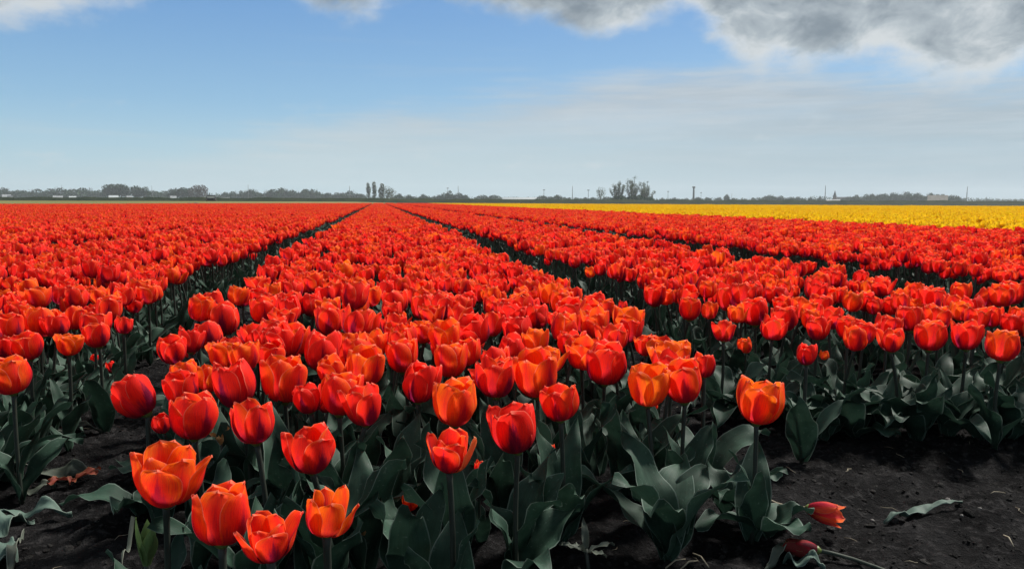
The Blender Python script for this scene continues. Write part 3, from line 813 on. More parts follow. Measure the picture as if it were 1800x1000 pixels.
for bed in range(5, 62):
    cx = 7.55+1.5*(bed-5); y = 4.5; ye = field_end(cx)
    while y < ye:
        if wide_view(cx, y, 400):
            P.append((cx, y, rnd.gauss(0, .008))); I.append(rnd.randrange(5)); Ro.append((0, 0, math.pi*rnd.randrange(2))); Sc.append((rnd.uniform(1.0, 1.1), 1, rnd.uniform(.97, 1.05))); T.append(rnd.uniform(-.05, .05))
        y += 1.0
o = scatter('yellow_tulip_field', ystrips, P, I, Ro, Sc, T)
tag(o, 'band of yellow tulips beyond the red beds on the right', kind='stuff')
print('crowd', ncrowd, 'yellow strips', len(P))

# ------------------------------------------------------------------ crumbs of soil, litter
def rock(seed, n=1):
    rn = random.Random(seed); mb = MB(); V = []; Fs = []
    nl, ns = 5, 7
    for j in range(nl+1):
        for i in range(ns):
            th = math.pi*j/nl; ph = 2*math.pi*i/ns
            r = 1+rn.uniform(-.25, .25)
            V.append((r*math.sin(th)*math.cos(ph), r*math.sin(th)*math.sin(ph), .7*r*math.cos(th)))
    Fs = [(j*ns+i, j*ns+(i+1) % ns, (j+1)*ns+(i+1) % ns, (j+1)*ns+i) for j in range(nl) for i in range(ns)]
    return mb.add(V, Fs)
mt, b, out = new_mat('soil_clod'); M['clod'] = mt
tt = tints(b); n = b.noise(b.new('ShaderNodeTexCoord').outputs['Object'], 2.5, 5, .65)
b.l.new(principled(b, b.mix(b.math('MULTIPLY', tt, n), (.016, .0155, .015), (.11, .105, .10)), .92, .12, n, .8, .3).outputs[0], out.inputs[0])
rocks = [rock(k).mesh('clod', [M['clod']]) for k in range(6)]
P = []; I = []; Ro = []; Sc = []; T = []
while len(P) < 26000:
    x = rnd.uniform(-2.2, 2.6); y = rnd.uniform(.5, 3.6)
    if -.45 < x < .62 and y > 1.1 and rnd.random() < .8: continue
    s = min(.011, rnd.lognormvariate(math.log(.0022), .55))
    P.append((x, y, soil_height(x, y)+s*.15)); I.append(rnd.randrange(6)); Ro.append((rnd.uniform(-.5, .5), rnd.uniform(-.5, .5), rnd.uniform(0, 6.28))); Sc.append((s, s*rnd.uniform(.7, 1.1), s*rnd.uniform(.6, 1))); T.append(rnd.random())
o = scatter('soil_crumbs', rocks, P, I, Ro, Sc, T)
tag(o, 'loose crumbs and clods of black soil', kind='stuff')
# fine straw and root litter
P = []; I = []; Ro = []; Sc = []; T = []
bits = []
for k in range(5):
    rn = random.Random(900+k); mb = MB(); mb.tube([(-1, 0, 0), (-.3, rn.uniform(-.2, .2), .1), (.3, rn.uniform(-.3, .3), .12), (1, rn.uniform(-.5, .5), 0)], [.03, .045, .04, .02], 4); bits.append(mb.mesh('straw', [M['straw']]))
for q in range(420):
    x = rnd.uniform(-2.0, 2.4); y = rnd.uniform(.6, 3.0); s = rnd.uniform(.006, .022)
    P.append((x, y, soil_height(x, y)+.002)); I.append(rnd.randrange(5)); Ro.append((rnd.uniform(-.1, .1), rnd.uniform(-.1, .1), rnd.uniform(0, 6.28))); Sc.append((s, s, s)); T.append(rnd.random())
o = scatter('straw_litter', bits, P, I, Ro, Sc, T); tag(o, 'fine straw and root bits scattered on the black soil', kind='stuff')

def flat_leaf(name, p0, p1, W, mat, label, seed, lift=.012, group=None, curl=1.0, cat='leaf'):
    """a dropped leaf lying on the soil from p0 to p1"""
    a = onz(*p0, .004); c = onz(*p1, .004); d = c-a; L = d.length; ax = d.normalized(); sd_ = Vector((-ax.y, ax.x, 0))
    rn = random.Random(seed); q1, q2 = rn.uniform(0, 6), rn.uniform(0, 6); V = []; UV = []; nu, nv = 6, 18
    for j in range(nv+1):
        v = j/nv; w = W*(.25+.75*math.sin(math.pi/2*min(1, v/.35)))*(1 if v < .35 else max(.02, 1-((v-.35)/.65)**1.8))
        cz = .006+lift*math.sin(math.pi*v)*(.6+.4*math.sin(q1+v*9)); cs = .25*W*math.sin(q2+v*5)
        for i in range(nu+1):
            u = -1+2*i/nu
            z = cz+curl*(abs(u)**1.6)*W*.45*math.sin(q1+v*8+u)+curl*.10*W*math.sin(v*23+q2)*abs(u)
            p = a+ax*(L*v)+sd_*(u*w*(1-.25*abs(curl)*abs(u))+cs); p.z = soil_height(p.x, p.y)+max(.001, z); V.append(p-a); UV.append((i/nu, v))
    Fs = [(j*(nu+1)+i, j*(nu+1)+i+1, (j+1)*(nu+1)+i+1, (j+1)*(nu+1)+i) for j in range(nv) for i in range(nu)]
    mb = MB(); mb.add(V, Fs, UV, .5); o = link(name, mb.mesh(name, [M[mat]]), loc=a)
    md = o.modifiers.new('thickness', 'SOLIDIFY'); md.thickness = .0012
    return tag(o, label, cat, group)
flat_leaf('fallen_leaf', (1553, 903), (1690, 893), .013, 'leaf_pale', 'pale grey green leaf lying alone on the bare soil at right', 1, .014, curl=.6)
flat_leaf('withered_leaf', (-20, 850), (158, 838), .040, 'leaf_dry', 'long grey withered leaf tapering towards the dried flower at left', 2, .035)
flat_leaf('withered_leaf', (28, 866), (98, 858), .014, 'leaf_dry', 'small brownish grey leaf scrap under the long withered leaf', 3, .01)
flat_leaf('withered_leaf', (-20, 905), (128, 900), .022, 'leaf_pale', 'rolled grey green leaf lying at the left front', 4, .03)
flat_leaf('withered_leaf', (-30, 935), (60, 905), .030, 'leaf_pale', 'broad pale green leaf under the rolled grey one at the left front', 5, .01)
flat_leaf('withered_leaf', (12, 1010), (40, 928), .009, 'leaf_dry', 'thin curled leaf upright near the lower left corner', 6, .02)
flat_leaf('withered_leaf', (-10, 1000), (22, 955), .022, 'leaf_pale', 'pale leaf at the very lower left corner', 16, .02)
flat_leaf('withered_leaf', (215, 1005), (248, 945), .004, 'leaf_dry', 'thin arched dry leaf left of the green bud', 7, .05)
flat_leaf('withered_leaf', (70, 762), (180, 760), .016, 'leaf_dry', 'grey leaf lying in the left furrow beside a crumpled one', 8, .02)
flat_leaf('crumpled_leaf', (112, 715), (146, 768), .028, 'leaf_pale', 'crumpled pale leaf at the foot of the left bed', 9, .05, curl=1.6)
flat_leaf('withered_leaf', (1505, 752), (1525, 748), .010, 'leaf_pale', 'small light leaf scrap at the foot of the right bed', 10, .01)
flat_leaf('withered_leaf', (1270, 832), (1352, 858), .018, 'leaf_pale', 'grey green leaf over the stem of the fallen tulip', 12, .05)
flat_leaf('withered_leaf', (1378, 985), (1450, 1004), .018, 'leaf_pale', 'grey green leaf at the bottom under the wilted bud', 13, .02)
flat_leaf('withered_leaf', (1195, 738), (1232, 705), .020, 'leaf_pale', 'crumpled whitish leaf behind the corner cluster stems', 14, .04, curl=1.4)
flat_leaf('withered_leaf', (1208, 672), (1285, 690), .020, 'leaf_dry', 'grey withered leaf in the furrow left of the right bed', 15, .03)
flat_leaf('withered_leaf', (1390, 960), (1345, 998), .012, 'leaf_dry', 'thin grey leaf at the foot of the lone orange tulip', 17, .02)
for k, (a_, c_, lb) in enumerate([((1170, 998), (1205, 982), 'short pale straw at the lower edge beside the leaf clump'), ((1196, 1000), (1226, 985), 'second short pale straw right beside the first at the lower edge'),
                          ((1218, 972), (1246, 996), 'thin dark straw leaning right at the lower edge'), ((1764, 940), (1782, 960), 'thin straw on the soil at the far right')]):
    a = onz(*a_, .006); c = onz(*c_, .012); mb = MB(); mid = (c-a)*.5+Vector((0, 0, .006))
    mb.tube([(0, 0, 0), mid, c-a], [.0012, .0014, .0008], 5, t=.8); o = link('straw', mb.mesh('straw', [M['straw']]), loc=a); tag(o, lb, 'straw')
for k, (px, py, w, lb) in enumerate([(1667, 866, 14, 'larger grey pebble right above the fallen leaf'), (1652, 872, 9, 'small grey pebble left of the larger one above the fallen leaf'),
        (1535, 893, 10, 'small pebble left of the fallen leaf'), (1722, 896, 8, 'small pebble right of the fallen leaf tip'), (1690, 915, 7, 'tiny pebble below the fallen leaf tip'), (166, 868, 5, 'tiny white pebble in the left furrow')]):
    p = onz(px, py, .004); s = w*proj(p)[2]/F/2.6
    o = link('pebble', rock(70+k).mesh('pebble', [M['stone']]), loc=(p.x, p.y, soil_height(p.x, p.y)+s*.3), scale=s, rot=(0, 0, k)); tag(o, lb, 'pebble')

# fallen tulips
def fallen(head_px, dir_px, stem_pts_px, hs, kind, mat, label, tint):
    hp = onz(*head_px, .022); tip = onz(*dir_px, .022); d = (tip-hp).normalized()
    root = link('fallen_tulip', None, loc=hp); tag(root, label, 'tulip')
    f = link('flower', PISTIL, root, scale=hs); f.rotation_mode = 'QUATERNION'; f.rotation_quaternion = d.to_track_quat('Z', 'Y')
    for (ph, Rr, Hh, W, c, fl, ti, inn, sd_, pt) in SPECS[FORM[kind][0]]:
        mb = MB(); petal(mb, ph, Rr*.58, Hh, W*.8, c, fl, ti, inn, 8, 12, sd_, pt); o = link('petal', mb.mesh('petal', [M[mat]]), f); o['tint'] = tint
    P = [Vector((0, 0, 0))]+[onz(px, py, z)-hp for px, py, z in stem_pts_px]
    mb = MB(); mb.tube(P, [.0038]+[.003]*(len(P)-1), 7); link('stem', mb.mesh('stem', [M['straw'] if mat == 'petal_faded' and kind != 'closed' else M['leaf_dry']]), root)
    return root
fallen((1418, 893), (1490, 908), [(1395, 893, .02), (1365, 885, .03), (1330, 868, .04), (1300, 850, .045), (1275, 842, .02), (1262, 852, .0)], 1.0, 'pointed', 'petal_faded', 'fallen pink and orange tulip lying on its side on the bare soil', .75)
fallen((1440, 967), (1380, 958), [(1465, 972, .014), (1500, 982, .012), (1540, 996, .01), (1580, 1012, .008)], .85, 'closed', 'petal_wilted', 'wilted dark red tulip bud lying at the bottom, its stem running right', .05)

# dried bloom, left
def shrivel(px, py, dirs, W, mat, label, name='withered_flower', seed=0):
    p = onz(px, py, .008); root = link(name, None, loc=p); tag(root, label, 'flower')
    rn = random.Random(seed)
    for q, (dx, dy, L) in enumerate(dirs):
        mb = MB(); leaf(mb, math.atan2(dy, dx), L, W*rn.uniform(.7, 1.2), 1.15, .5, seed*9+q, 5, 10, .004, .001, .8, 2.2)
        o = link('petal', mb.mesh('petal', [M[mat]]), root); o['tint'] = rn.random()
    return root
shrivel(130, 848, [(1, .8, .055), (1, .5, .045), (-.7, -.7, .05), (-1, -.35, .045), (.2, -1, .02)], .010, 'dry_petal', 'shrivelled orange brown flower lying in the left furrow', seed=3)
def upright_bits(px, py, z, n, L, W, mat, label, name, lean=.3, seed=1, stem=True, part='petal'):
    p = onz(px, py, z); root = link(name, None, loc=(p.x, p.y, 0)); tag(root, label, 'flower')
    rn = random.Random(seed)
    if stem: mb = MB(); mb.tube([(0, 0, 0), (.004, 0, z*.5), (0, 0, z)], [.003, .003, .003], 6); link('stem', mb.mesh('stem', [M['stem']]), root)
    for q in range(n):
        mb = MB(); leaf(mb, q*2*math.pi/n+rn.uniform(-.4, .4), L*rn.uniform(.7, 1.15), W, lean*rn.uniform(.3, 1.6), .5, seed*11+q, 5, 9, .0001, .003, .6, 1.8)
        o = link(part, mb.mesh(part, [M[mat]]), root, loc=(0, 0, z-.005)); o['tint'] = rn.random()
    return root
upright_bits(388, 777, .155, 4, .03, .007, 'cream', 'small faded cream and orange flower behind the left front tulips', 'faded_flower', seed=2)
upright_bits(1030, 965, .06, 6, .045, .006, 'leaf_dry', 'dried straw coloured seed head low at the bottom of the middle bed', 'dried_flower', .9, 5)
upright_bits(598, 985, .05, 3, .055, .009, 'cream', 'curled withered petals at the bottom edge right of the flamed tulip', 'withered_flower', .8, 8)
upright_bits(1262, 652, .06, 4, .035, .009, 'straw', 'yellowish withered bud at the near left foot of the right bed', 'withered_flower', .4, 9)
# green bud: three stout folded blades
p = onz(258, 985, .075); root = link('tulip_bud', None, loc=(p.x, p.y, 0)); tag(root, 'closed green tulip bud standing at the lower left below the largest bloom', 'tulip bud')
mb = MB(); mb.tube([(0, 0, 0), (0, 0, .04), (0, 0, .075)], [.004, .004, .004], 7); link('stem', mb.mesh('stem', [M['stem']]), root)
vw = math.atan2(-p.y, -p.x)
for q, (da, L, W, le) in enumerate([(1.35, .062, .0125, .16), (.1, .060, .0125, .14), (-1.3, .074, .010, .10), (2.8, .065, .012, .1), (-2.2, .055, .012, .1)]):
    mb = MB(); leaf(mb, vw+da, L, W, le+.15, -.42, 70+q, 6, 12, .0001, .005, .85, .25); o = link('leaf', mb.mesh('leaf', [M['bud']]), root, loc=(0, 0, .068)); o['tint'] = .3+.15*q

# extra leaf clumps of flowerless plants: at the bed ends, as in the photograph
def leaf_clump(px, py, n, L, W, label, seed, droop=1.0, group=None, lean=(.2, .8)):
    p = onz(px, py, 0); root = link('leafy_tulip_plant', None, loc=p); tag(root, label, 'plant', group)
    rn = random.Random(seed); a = rn.uniform(0, 6.28)
    for q in range(n):
        mb = MB(); leaf(mb, a+q*2.4+rn.uniform(-.3, .3), L*rn.uniform(.75, 1.15), W*rn.uniform(.8, 1.15), rn.uniform(*lean), droop*rn.uniform(.4, 1.3), seed*13+q, 6, 18, 0, .004, .55, 1.25)
        o = link('leaf', mb.mesh('leaf', [M['leaf']]), root); o['tint'] = rn.random()
    return root
leaf_clump(1175, 985, 7, .20, .038, 'large clump of broad wavy leaves below the brightest orange tulip', 21, 1.2)
leaf_clump(1345, 945, 5, .13, .030, 'low clump of leaves round the stem of the lone orange tulip', 22, 1.3, lean=(.5, .95))
leaf_clump(1275, 905, 4, .13, .028, 'leaf clump left of the lone orange tulip', 23, 1.0)
leaf_clump(250, 905, 5, .13, .032, 'wavy broad leaves reaching left over the soil beside the largest bloom', 24, 1.2, lean=(.5, 1.0))
leaf_clump(290, 860, 4, .13, .024, 'leaves pointing left above the largest bloom over the furrow', 25, .9, lean=(.6, 1.0))
g = 'leafy plants filling the front of the middle bed'
lb = 'dark broad tulip leaves in the shade under the front blooms of the middle bed'
for k, (px, py) in enumerate([(640, 1030), (720, 1060), (800, 1010), (905, 1010), (985, 960), (560, 1070), (460, 1090), (880, 920), (1020, 900), (700, 940), (610, 950), (1100, 880), (500, 940), (420, 900)]):
    leaf_clump(px, py, 4, .215, .033, lb, 40+k, .55, g, (.04, .36))
g = 'leafy plants along the front of the right bed'
lb = 'dark broad tulip leaves sprawling at the near end of the right bed'
for k, (px, py) in enumerate([(1290, 735), (1345, 748), (1400, 765), (1445, 775), (1500, 770), (1560, 768), (1610, 775), (1665, 772), (1720, 775), (1775, 775), (1830, 775), (1330, 700), (1480, 740), (1640, 735), (1750, 735)]):
    leaf_clump(px, py, 6, .19, .036, lb, 80+k, 1.2, g, (.15, .9))
g = 'leafy plants along the edge of the left bed'
lb = 'dark narrow tulip leaves leaning out at the near corner of the left bed'
for k, (px, py) in enumerate([(10, 850), (50, 820), (-40, 880), (90, 770), (20, 790), (120, 740), (-20, 820), (150, 715), (190, 690), (60, 750)]):
    leaf_clump(px, py, 5, .19, .026, lb, 110+k, .9, g, (.1, .6))

NAMED = [(290,838,'largest wide open bloom'), (388,905,'open bloom right of the largest'), (475,943,'lowest front bloom'), (573,900,'orange and purple flamed front bloom'), (547,788,'lone smooth red cup'),
 (450,742,'dark red pointed bloom'), (643,712,'notched purple and red bloom'), (735,673,'straight sided cherry red bloom'), (797,706,'orange bloom with creamy edges'), (789,793,'bloom with the pale orange petal'),
 (910,752,'glossy cherry red bloom'), (986,706,'bloom with one peeling petal'), (1063,640,'crimson bloom with the heart shaped gap'), (1139,676,'brightest orange bloom'), (1331,705,'lone orange bloom on bare soil'),
 (1272,582,'low open corner bloom of the right bed'), (1418,622,'low closed dark red bloom'), (1437,577,'bloom on the long dark stem'), (1566,598,'bloom with the hanging petal'), (1634,590,'bloom with the folded petal'),
 (1700,590,'bloom with two tall tips'), (1760,607,'lowest bloom at the right end'), (22,660,'nearest bloom of the left bed'), (52,607,'two petalled bloom of the left bed'), (120,603,'ragged orange bloom'), (174,588,'red bloom hanging over the furrow'), (217,571,'small bloom apart at the furrow')]
for o in [q for q in COL.objects if q.get('category') == 'plant' and q.get('group')]:
    px, py, D = proj(o.location); best = sorted(NAMED, key=lambda q: (q[0]-px)**2+.3*(q[1]-py+150)**2)
    for qx, qy, nm in best[:3]:
        for w in (('low' if py > 900 else 'dark'), 'broad', 'wavy', 'tangled'):
            l = '%s leaves %s the %s' % (w, 'straight below' if abs(px-qx) < 30 else 'below and left of' if px < qx else 'below and right of', nm)
            if l not in USED: break
        if l not in USED: USED.add(l); o['label'] = l; break
# ------------------------------------------------------------------ beyond the field
# strip of short grass rising slightly behind the left end of the field
V = []; Fs = []; n = 60
for i in range(n+1):
    px = -700+1500*i/n; az_ = atd(px, 352, 100); k_ = az_.x/az_.y
    y_ = 111/(1-min(0, k_)*2.05)+3; y2_ = 150
    for f_ in (0, .04, .3, .6, 1): 
        yy = y_+(y2_-y_)*f_; V.append((k_*yy, yy, -.07+(0 if f_ == 0 else .36+.14*f_)*(1 if px < 620 else max(0, (800-px)/180))))
Fs = [(i*5+k, (i+1)*5+k, (i+1)*5+k+1, i*5+k+1) for i in range(n) for k in range(4)]
mb = MB(); mb.add(V, Fs); tag(link('grass_strip', mb.mesh('grass_strip', [M['farmland']])), 'olive strip of short grass behind the left end of the red field', kind='structure')
# low grassed dike
V = []; Fs = []; n = 260
for i in range(n+1):
    px = -900+3600*i/n; base = atd(px, 352, 185+10*math.sin(i*.05)); h = 1.22+.25*mnoise.noise(Vector((i*.35, 0, 0)))+.12*mnoise.noise(Vector((i*1.9, 3, 0)))
    if px < 700: h += .1
    dv = Vector((base.x, base.y, 0)).normalized()
    for off, hh in ((-5, 0), (-1.5, .55), (0, 1), (4, .95), (9, 0)):
        q = Vector((base.x, base.y, 0))+dv*off; V.append((q.x, q.y, -.07+h*hh))
Fs = [(i*5+k, (i+1)*5+k, (i+1)*5+k+1, i*5+k+1) for i in range(n) for k in range(4)]
mb = MB(); mb.add(V, Fs); tag(link('dike', mb.mesh('dike', [M['dike']])), 'low dark grassed bank beyond the tulip field', kind='structure')

def crown(lobes, n, size, seed, mat, name='crown', mb=None, shell=.55):
    rn = random.Random(seed); mb = mb or MB(); tot = sum(l[3]*l[4] for l in lobes)
    for (cx, cy, cz, rx, rz) in lobes:
        for q in range(max(6, int(n*rx*rz/tot))):
            d = Vector((rn.gauss(0, 1), rn.gauss(0, 1), rn.gauss(0, 1))).normalized(); rr = shell+(1-shell)*rn.random()**.6
            rr *= 1+.18*mnoise.noise(d*3+Vector((seed, 0, 0)))
            c = Vector((cx+d.x*rx*rr, cy+d.y*rx*rr, cz+d.z*rz*rr)); s = size*rn.uniform(.6, 1.3)
            a = Vector((rn.gauss(0, 1), rn.gauss(0, 1), rn.gauss(0, 1))).normalized(); bq = a.orthogonal().normalized(); cq = a.cross(bq)
            mb.add([c-bq*s, c-cq*s*.6, c+bq*s, c+cq*s*.6], [(0, 1, 2, 3)], None, min(1, max(0, rn.gauss(.5, .25))))
    return mb.mesh(name, [M[mat]], smooth=False)
def limb(mb, p, d, L, r, depth, rn, ends):
    q = p+d*L; mid = p+d*L*.5+Vector((rn.uniform(-.04, .04)*L, rn.uniform(-.04, .04)*L, 0)); mb.tube([p, mid, q], [r, r*.8, r*.6], 5, cap=False)
    if depth == 0: ends.append(q); return
    for k in range(rn.choice((2, 3))):
        e = (d+Vector((rn.uniform(-.5, .5), rn.uniform(-.5, .5), rn.uniform(-.05, .3)))).normalized(); limb(mb, q, e, L*rn.uniform(.6, .85), r*.58, depth-1, rn, ends)
def trunk_mesh(h, seed, spread=.4, r=.25, depth=2):
    rn = random.Random(seed); mb = MB(); ends = []
    mb.tube([(0, 0, -.3), (0, 0, h*.15), (0, 0, h*.3)], [r*1.3, r, r*.85], 6, cap=False)
    for k in range(4):
        d = Vector((rn.uniform(-spread, spread), rn.uniform(-spread, spread), 1)).normalized(); limb(mb, Vector((0, 0, h*rn.uniform(.18, .3))), d, h*.3, r*.6, depth, rn, ends)
    return mb.mesh('trunk', [M['bark']]), ends
# unit trees about 10 m tall
TR = {}
def reg(kind, lobes, n, size, mat, spread, seeds):
    TR[kind] = []
    for s in seeds:
        rn = random.Random(s); L2 = [(c[0]+rn.uniform(-.4, .4), c[1]+rn.uniform(-.4, .4), c[2]+rn.uniform(-.4, .4), c[3]*rn.uniform(.85, 1.15), c[4]*rn.uniform(.85, 1.15)) for c in lobes]
        TR[kind].append((trunk_mesh(8.5, s, spread)[0], crown(L2, n, size, s, mat)))
reg('round', [(0, 0, 6, 3.2, 3.2), (1.8, 0, 4.8, 2.2, 2.2), (-1.9, .5, 5, 2.1, 2.3), (0, -1.5, 7.4, 2, 2), (.5, 1.4, 4, 2.2, 2)], 900, .42, 'foliage', .5, (1, 2, 3, 4))
reg('brown', [(0, 0, 5, 4.2, 3.6), (1.8, 0, 4.4, 3, 2.8), (-1.9, .5, 4.6, 3, 2.8), (0, -1, 6.6, 2.8, 2.5)], 1300, .40, 'foliage_brown', .6, (5,))
reg('poplar', [(0, 0, 3.5, 1.1, 1.8), (0, 0, 6, 1.25, 2.2), (0, 0, 8.3, .8, 1.7)], 520, .32, 'foliage_pale', .10, (6, 7, 8))
reg('bush', [(0, 0, 3, 5, 3.4), (4, 0, 2.6, 4, 3), (-4, .5, 2.6, 4.2, 3.2), (7, 0, 2, 3, 2.6), (-7, 0, 2, 3, 2.4), (1.5, -1.5, 4.5, 3, 3)], 1300, .6, 'foliage', .8, (9, 10, 11, 12))
reg('paleround', [(0, 0, 6.5, 2.6, 3.0), (1.2, 0, 4.8, 1.8, 2.2), (-1.1, .5, 5, 1.8, 2.3)], 330, .30, 'foliage_pale', .35, (13, 14))
def tree(kind, px, topy, D, label, group=None, wide=1.0, name='tree', basey=None, v=None):
    k = rnd.randrange(len(TR[kind])) if v is None else v
    base = atd(px, 352, D); base.z = -.07; tp = atd(px, topy, D).z
    full = {'round': 9.6, 'brown': 9.0, 'poplar': 10.0, 'bush': 7.4, 'paleround': 9.6}[kind]
    s = (tp+.07)/full
    root = link(name, None, loc=base, rot=(0, 0, rnd.uniform(0, 6.28)), scale=(s*wide, s*wide, s)); tag(root, label, 'tree', group)
    link('trunk', TR[kind][k][0], root); link('crown', TR[kind][k][1], root)
    return root
# three tall willow-like trees: fan of upright limbs, thin spring leaves
def fan_tree(px, topy, D, wpx, label, seed, name='tall_tree'):
    base = atd(px, 352, D); base.z = -.07; h = atd(px, topy, D).z+.07; w = wpx*D/F
    rn = random.Random(seed); mb = MB(); pts_ = []
    for k in range(12):
        a = rn.uniform(0, 6.28); sp = rn.uniform(.05, .62)*w; P = [Vector((rn.uniform(-.15, .15)*w*.3, 0, -.3))]
        hh = h*rn.uniform(.62, 1.0)*(1-.55*sp/w)
        for s in (.25, .5, .75, 1):
            P.append(Vector((math.cos(a)*sp*s**.8+rn.uniform(-.02, .02)*h, math.sin(a)*sp*s**.8, hh*s)))
        mb.tube(P, [.30, .2, .14, .09, .03], 5, cap=False)
        for j in range(22):
            s = rn.uniform(.25, 1); i = min(3, int(s*4)); f_ = s*4-i; q = P[i].lerp(P[i+1], f_)
            e = q+Vector((rn.uniform(-1, 1)*.09*h, rn.uniform(-1, 1)*.09*h, rn.uniform(.03, .14)*h))*(1.15-s*.7)
            mb.tube([q, e], [.05, .015], 3, cap=False); pts_ += [q.lerp(e, t) for t in (.5, .8, 1.0)]
    root = link(name, None, loc=base); tag(root, label, 'tree')
    link('trunk', mb.mesh('trunk', [M['bark']]), root)
    m2 = MB()
    for q in pts_:
        for z in range(3):
            c = q+Vector((rn.gauss(0, .35), rn.gauss(0, .35), rn.gauss(0, .4))); s = rn.uniform(.14, .30); a = Vector((rn.gauss(0, 1), rn.gauss(0, 1), rn.gauss(0, 1))).normalized(); bq = a.orthogonal().normalized(); cq = a.cross(bq)
            m2.add([c-bq*s, c-cq*s*.6, c+bq*s, c+cq*s*.6], [(0, 1, 2, 3)], None, rn.random())
    link('crown', m2.mesh('crown', [M['foliage_pale']], smooth=False), root)
fan_tree(1086, 314, 380, 30, 'leftmost of the three tall open trees on the horizon, behind the yellow band', 31)
fan_tree(1112, 305, 380, 30, 'tallest tree of the three open ones on the horizon, in their middle', 32)
fan_tree(1135, 317, 380, 32, 'rightmost of the three tall open trees on the horizon, branches fanned out', 33)
tree('paleround', 1055, 328, 430, 'small pale tree standing alone left of the three tall open trees', name='small_tree')
for px, ty, lb, v in [(648, 321, 'left one of two slim poplars above the vanishing rows', 0), (658, 318, 'right and taller one of two slim poplars above the vanishing rows', 1)]:
    tree('poplar', px, ty, 520, lb, wide=1.0, name='poplar', v=v)
for px, ty, lb, v in [(672, 321, 'slim pale tree just right of the two poplars', 2), (681, 326, 'broad pale tree right of the poplars, between slimmer ones', 0), (688, 331, 'lowest pale tree at the right end of the poplar group', 1)]:
    tree('poplar' if v == 2 else 'paleround', px, ty, 520, lb, wide=1.3, name='slim_tree', v=v)
tree('brown', 350, 325.5, 620, 'round brown crowned tree on the left horizon', wide=1.15, v=0)
g = 'clump of tall trees on the left horizon'; lb = 'tall tree in the highest clump of the left horizon'
for px, ty in [(190, 324), (197, 323), (208, 325), (215, 323), (221, 325), (239, 326), (245, 326), (255, 328)]: tree('round', px, ty, 650, lb, g, 1.0)
tree('poplar', 226, 327, 650, 'narrow pointed tree beside the highest clump on the left horizon', wide=.9)
g = 'trees left of the round brown tree'; lb = 'tree in the dark clump just left of the round brown tree'
for px, ty in [(300, 331), (309, 330), (318, 329), (326, 329), (334, 330)]: tree('round', px, ty, 660, lb, g, 1.0)
g = 'bushy trees of the left treeline'; lb = 'bushy grey green tree in the long low treeline on the left'
for px, ty in [(-25, 332), (5, 331), (32, 333), (60, 332), (85, 331), (105, 331), (130, 331), (155, 331), (175, 333), (270, 334), (285, 335)]: tree('bush', px, ty, 760, lb, g, 1.15)
g = 'bushy trees of the middle treeline'; lb = 'bushy tree in the low treeline between the brown tree and the poplars'
for px, ty in [(395, 338), (412, 337), (430, 336), (441, 333), (452, 336), (470, 335), (484, 332), (500, 331), (515, 333), (532, 334), (543, 333), (556, 334), (575, 338), (592, 338), (605, 339), (619, 336), (636, 340)]: tree('bush', px, ty, 760, lb, g, 1.0)
g = 'low bushes beside the yellow band'; lb = 'low bush on the horizon between the poplars and the three tall trees'
for px, ty in [(700, 341), (720, 342), (745, 342), (770, 343), (788, 335), (808, 338), (817, 342), (850, 342), (868, 342), (955, 343), (968, 345), (983, 343), (1000, 347), (1015, 347), (1030, 347), (1066, 345), (1045, 347)]: tree('bush', px, ty, 620, lb, g, .6 if ty < 340 else 1.0, 'bush')
g = 'dark bushes under the three tall trees'; lb = 'dark bush at the foot of the three tall open trees'
for px, ty in [(1082, 345), (1095, 343), (1112, 342), (1128, 343), (1142, 345)]: tree('bush', px, ty, 370, lb, g, 1.1, 'bush')
g = 'bushes on the right horizon'; lb = 'low bush on the horizon right of the three tall trees'
for px, ty in [(1165, 348), (1185, 347), (1205, 348), (1228, 346), (1245, 347), (1262, 347), (1290, 348), (1310, 349), (1325, 347), (1345, 345), (1357, 343), (1370, 344), (1390, 346), (1405, 346), (1425, 348), (1442, 347), (1480, 348)]: tree('bush', px, ty, 640, lb, g, .9, 'bush')
tree('round', 1277, 341, 600, 'small round topped tree alone above the bushes on the right horizon', wide=.9, name='small_tree')
g = 'trees of the wooded rise on the right'; lb = 'tree in the long wooded rise near the right end of the horizon'
for px, ty in [(1494, 345), (1503, 342), (1524, 341), (1535, 341), (1549, 340), (1560, 340), (1575, 339), (1590, 338), (1603, 339), (1616, 340), (1632, 340), (1645, 341), (1660, 341), (1672, 342), (1685, 345)]: tree('bush', px, ty, 640, lb, g, .8)
g = 'row of small pale trees at the far right'; lb = 'small pale tree in the even row at the far right of the horizon'
for k in range(9): tree('paleround', 1722+k*10.5, 348.5, 700, lb, g, 1.3, 'small_tree')
# far woodland that reads as one mass
mb = MB(); lob = []
prof = [(-300, 335), (0, 335), (180, 336), (300, 338), (420, 340), (560, 339), (640, 343), (760, 345), (900, 346), (1060, 346.5), (1200, 348), (1350, 347), (1500, 345), (1620, 344), (1700, 348), (1850, 350), (2200, 350)]
for i in range(230):
    px = -300+2500*i/230
    for (a, ya), (c, yc) in zip(prof, prof[1:]):
        if a <= px <= c: ty = ya+(yc-ya)*(px-a)/(c-a)
    D = 860; b_ = atd(px, 352, D); top = atd(px, ty, D).z*random.uniform(.85, 1.1)
    lob.append((b_.x, b_.y, top*.5, 6.5, max(.8, top*.5)))
tag(link('distant_woodland', crown(lob, 16000, .95, 3, 'foliage', 'distant_woodland', shell=.3)), 'low hazy woodland along the whole horizon', kind='stuff')

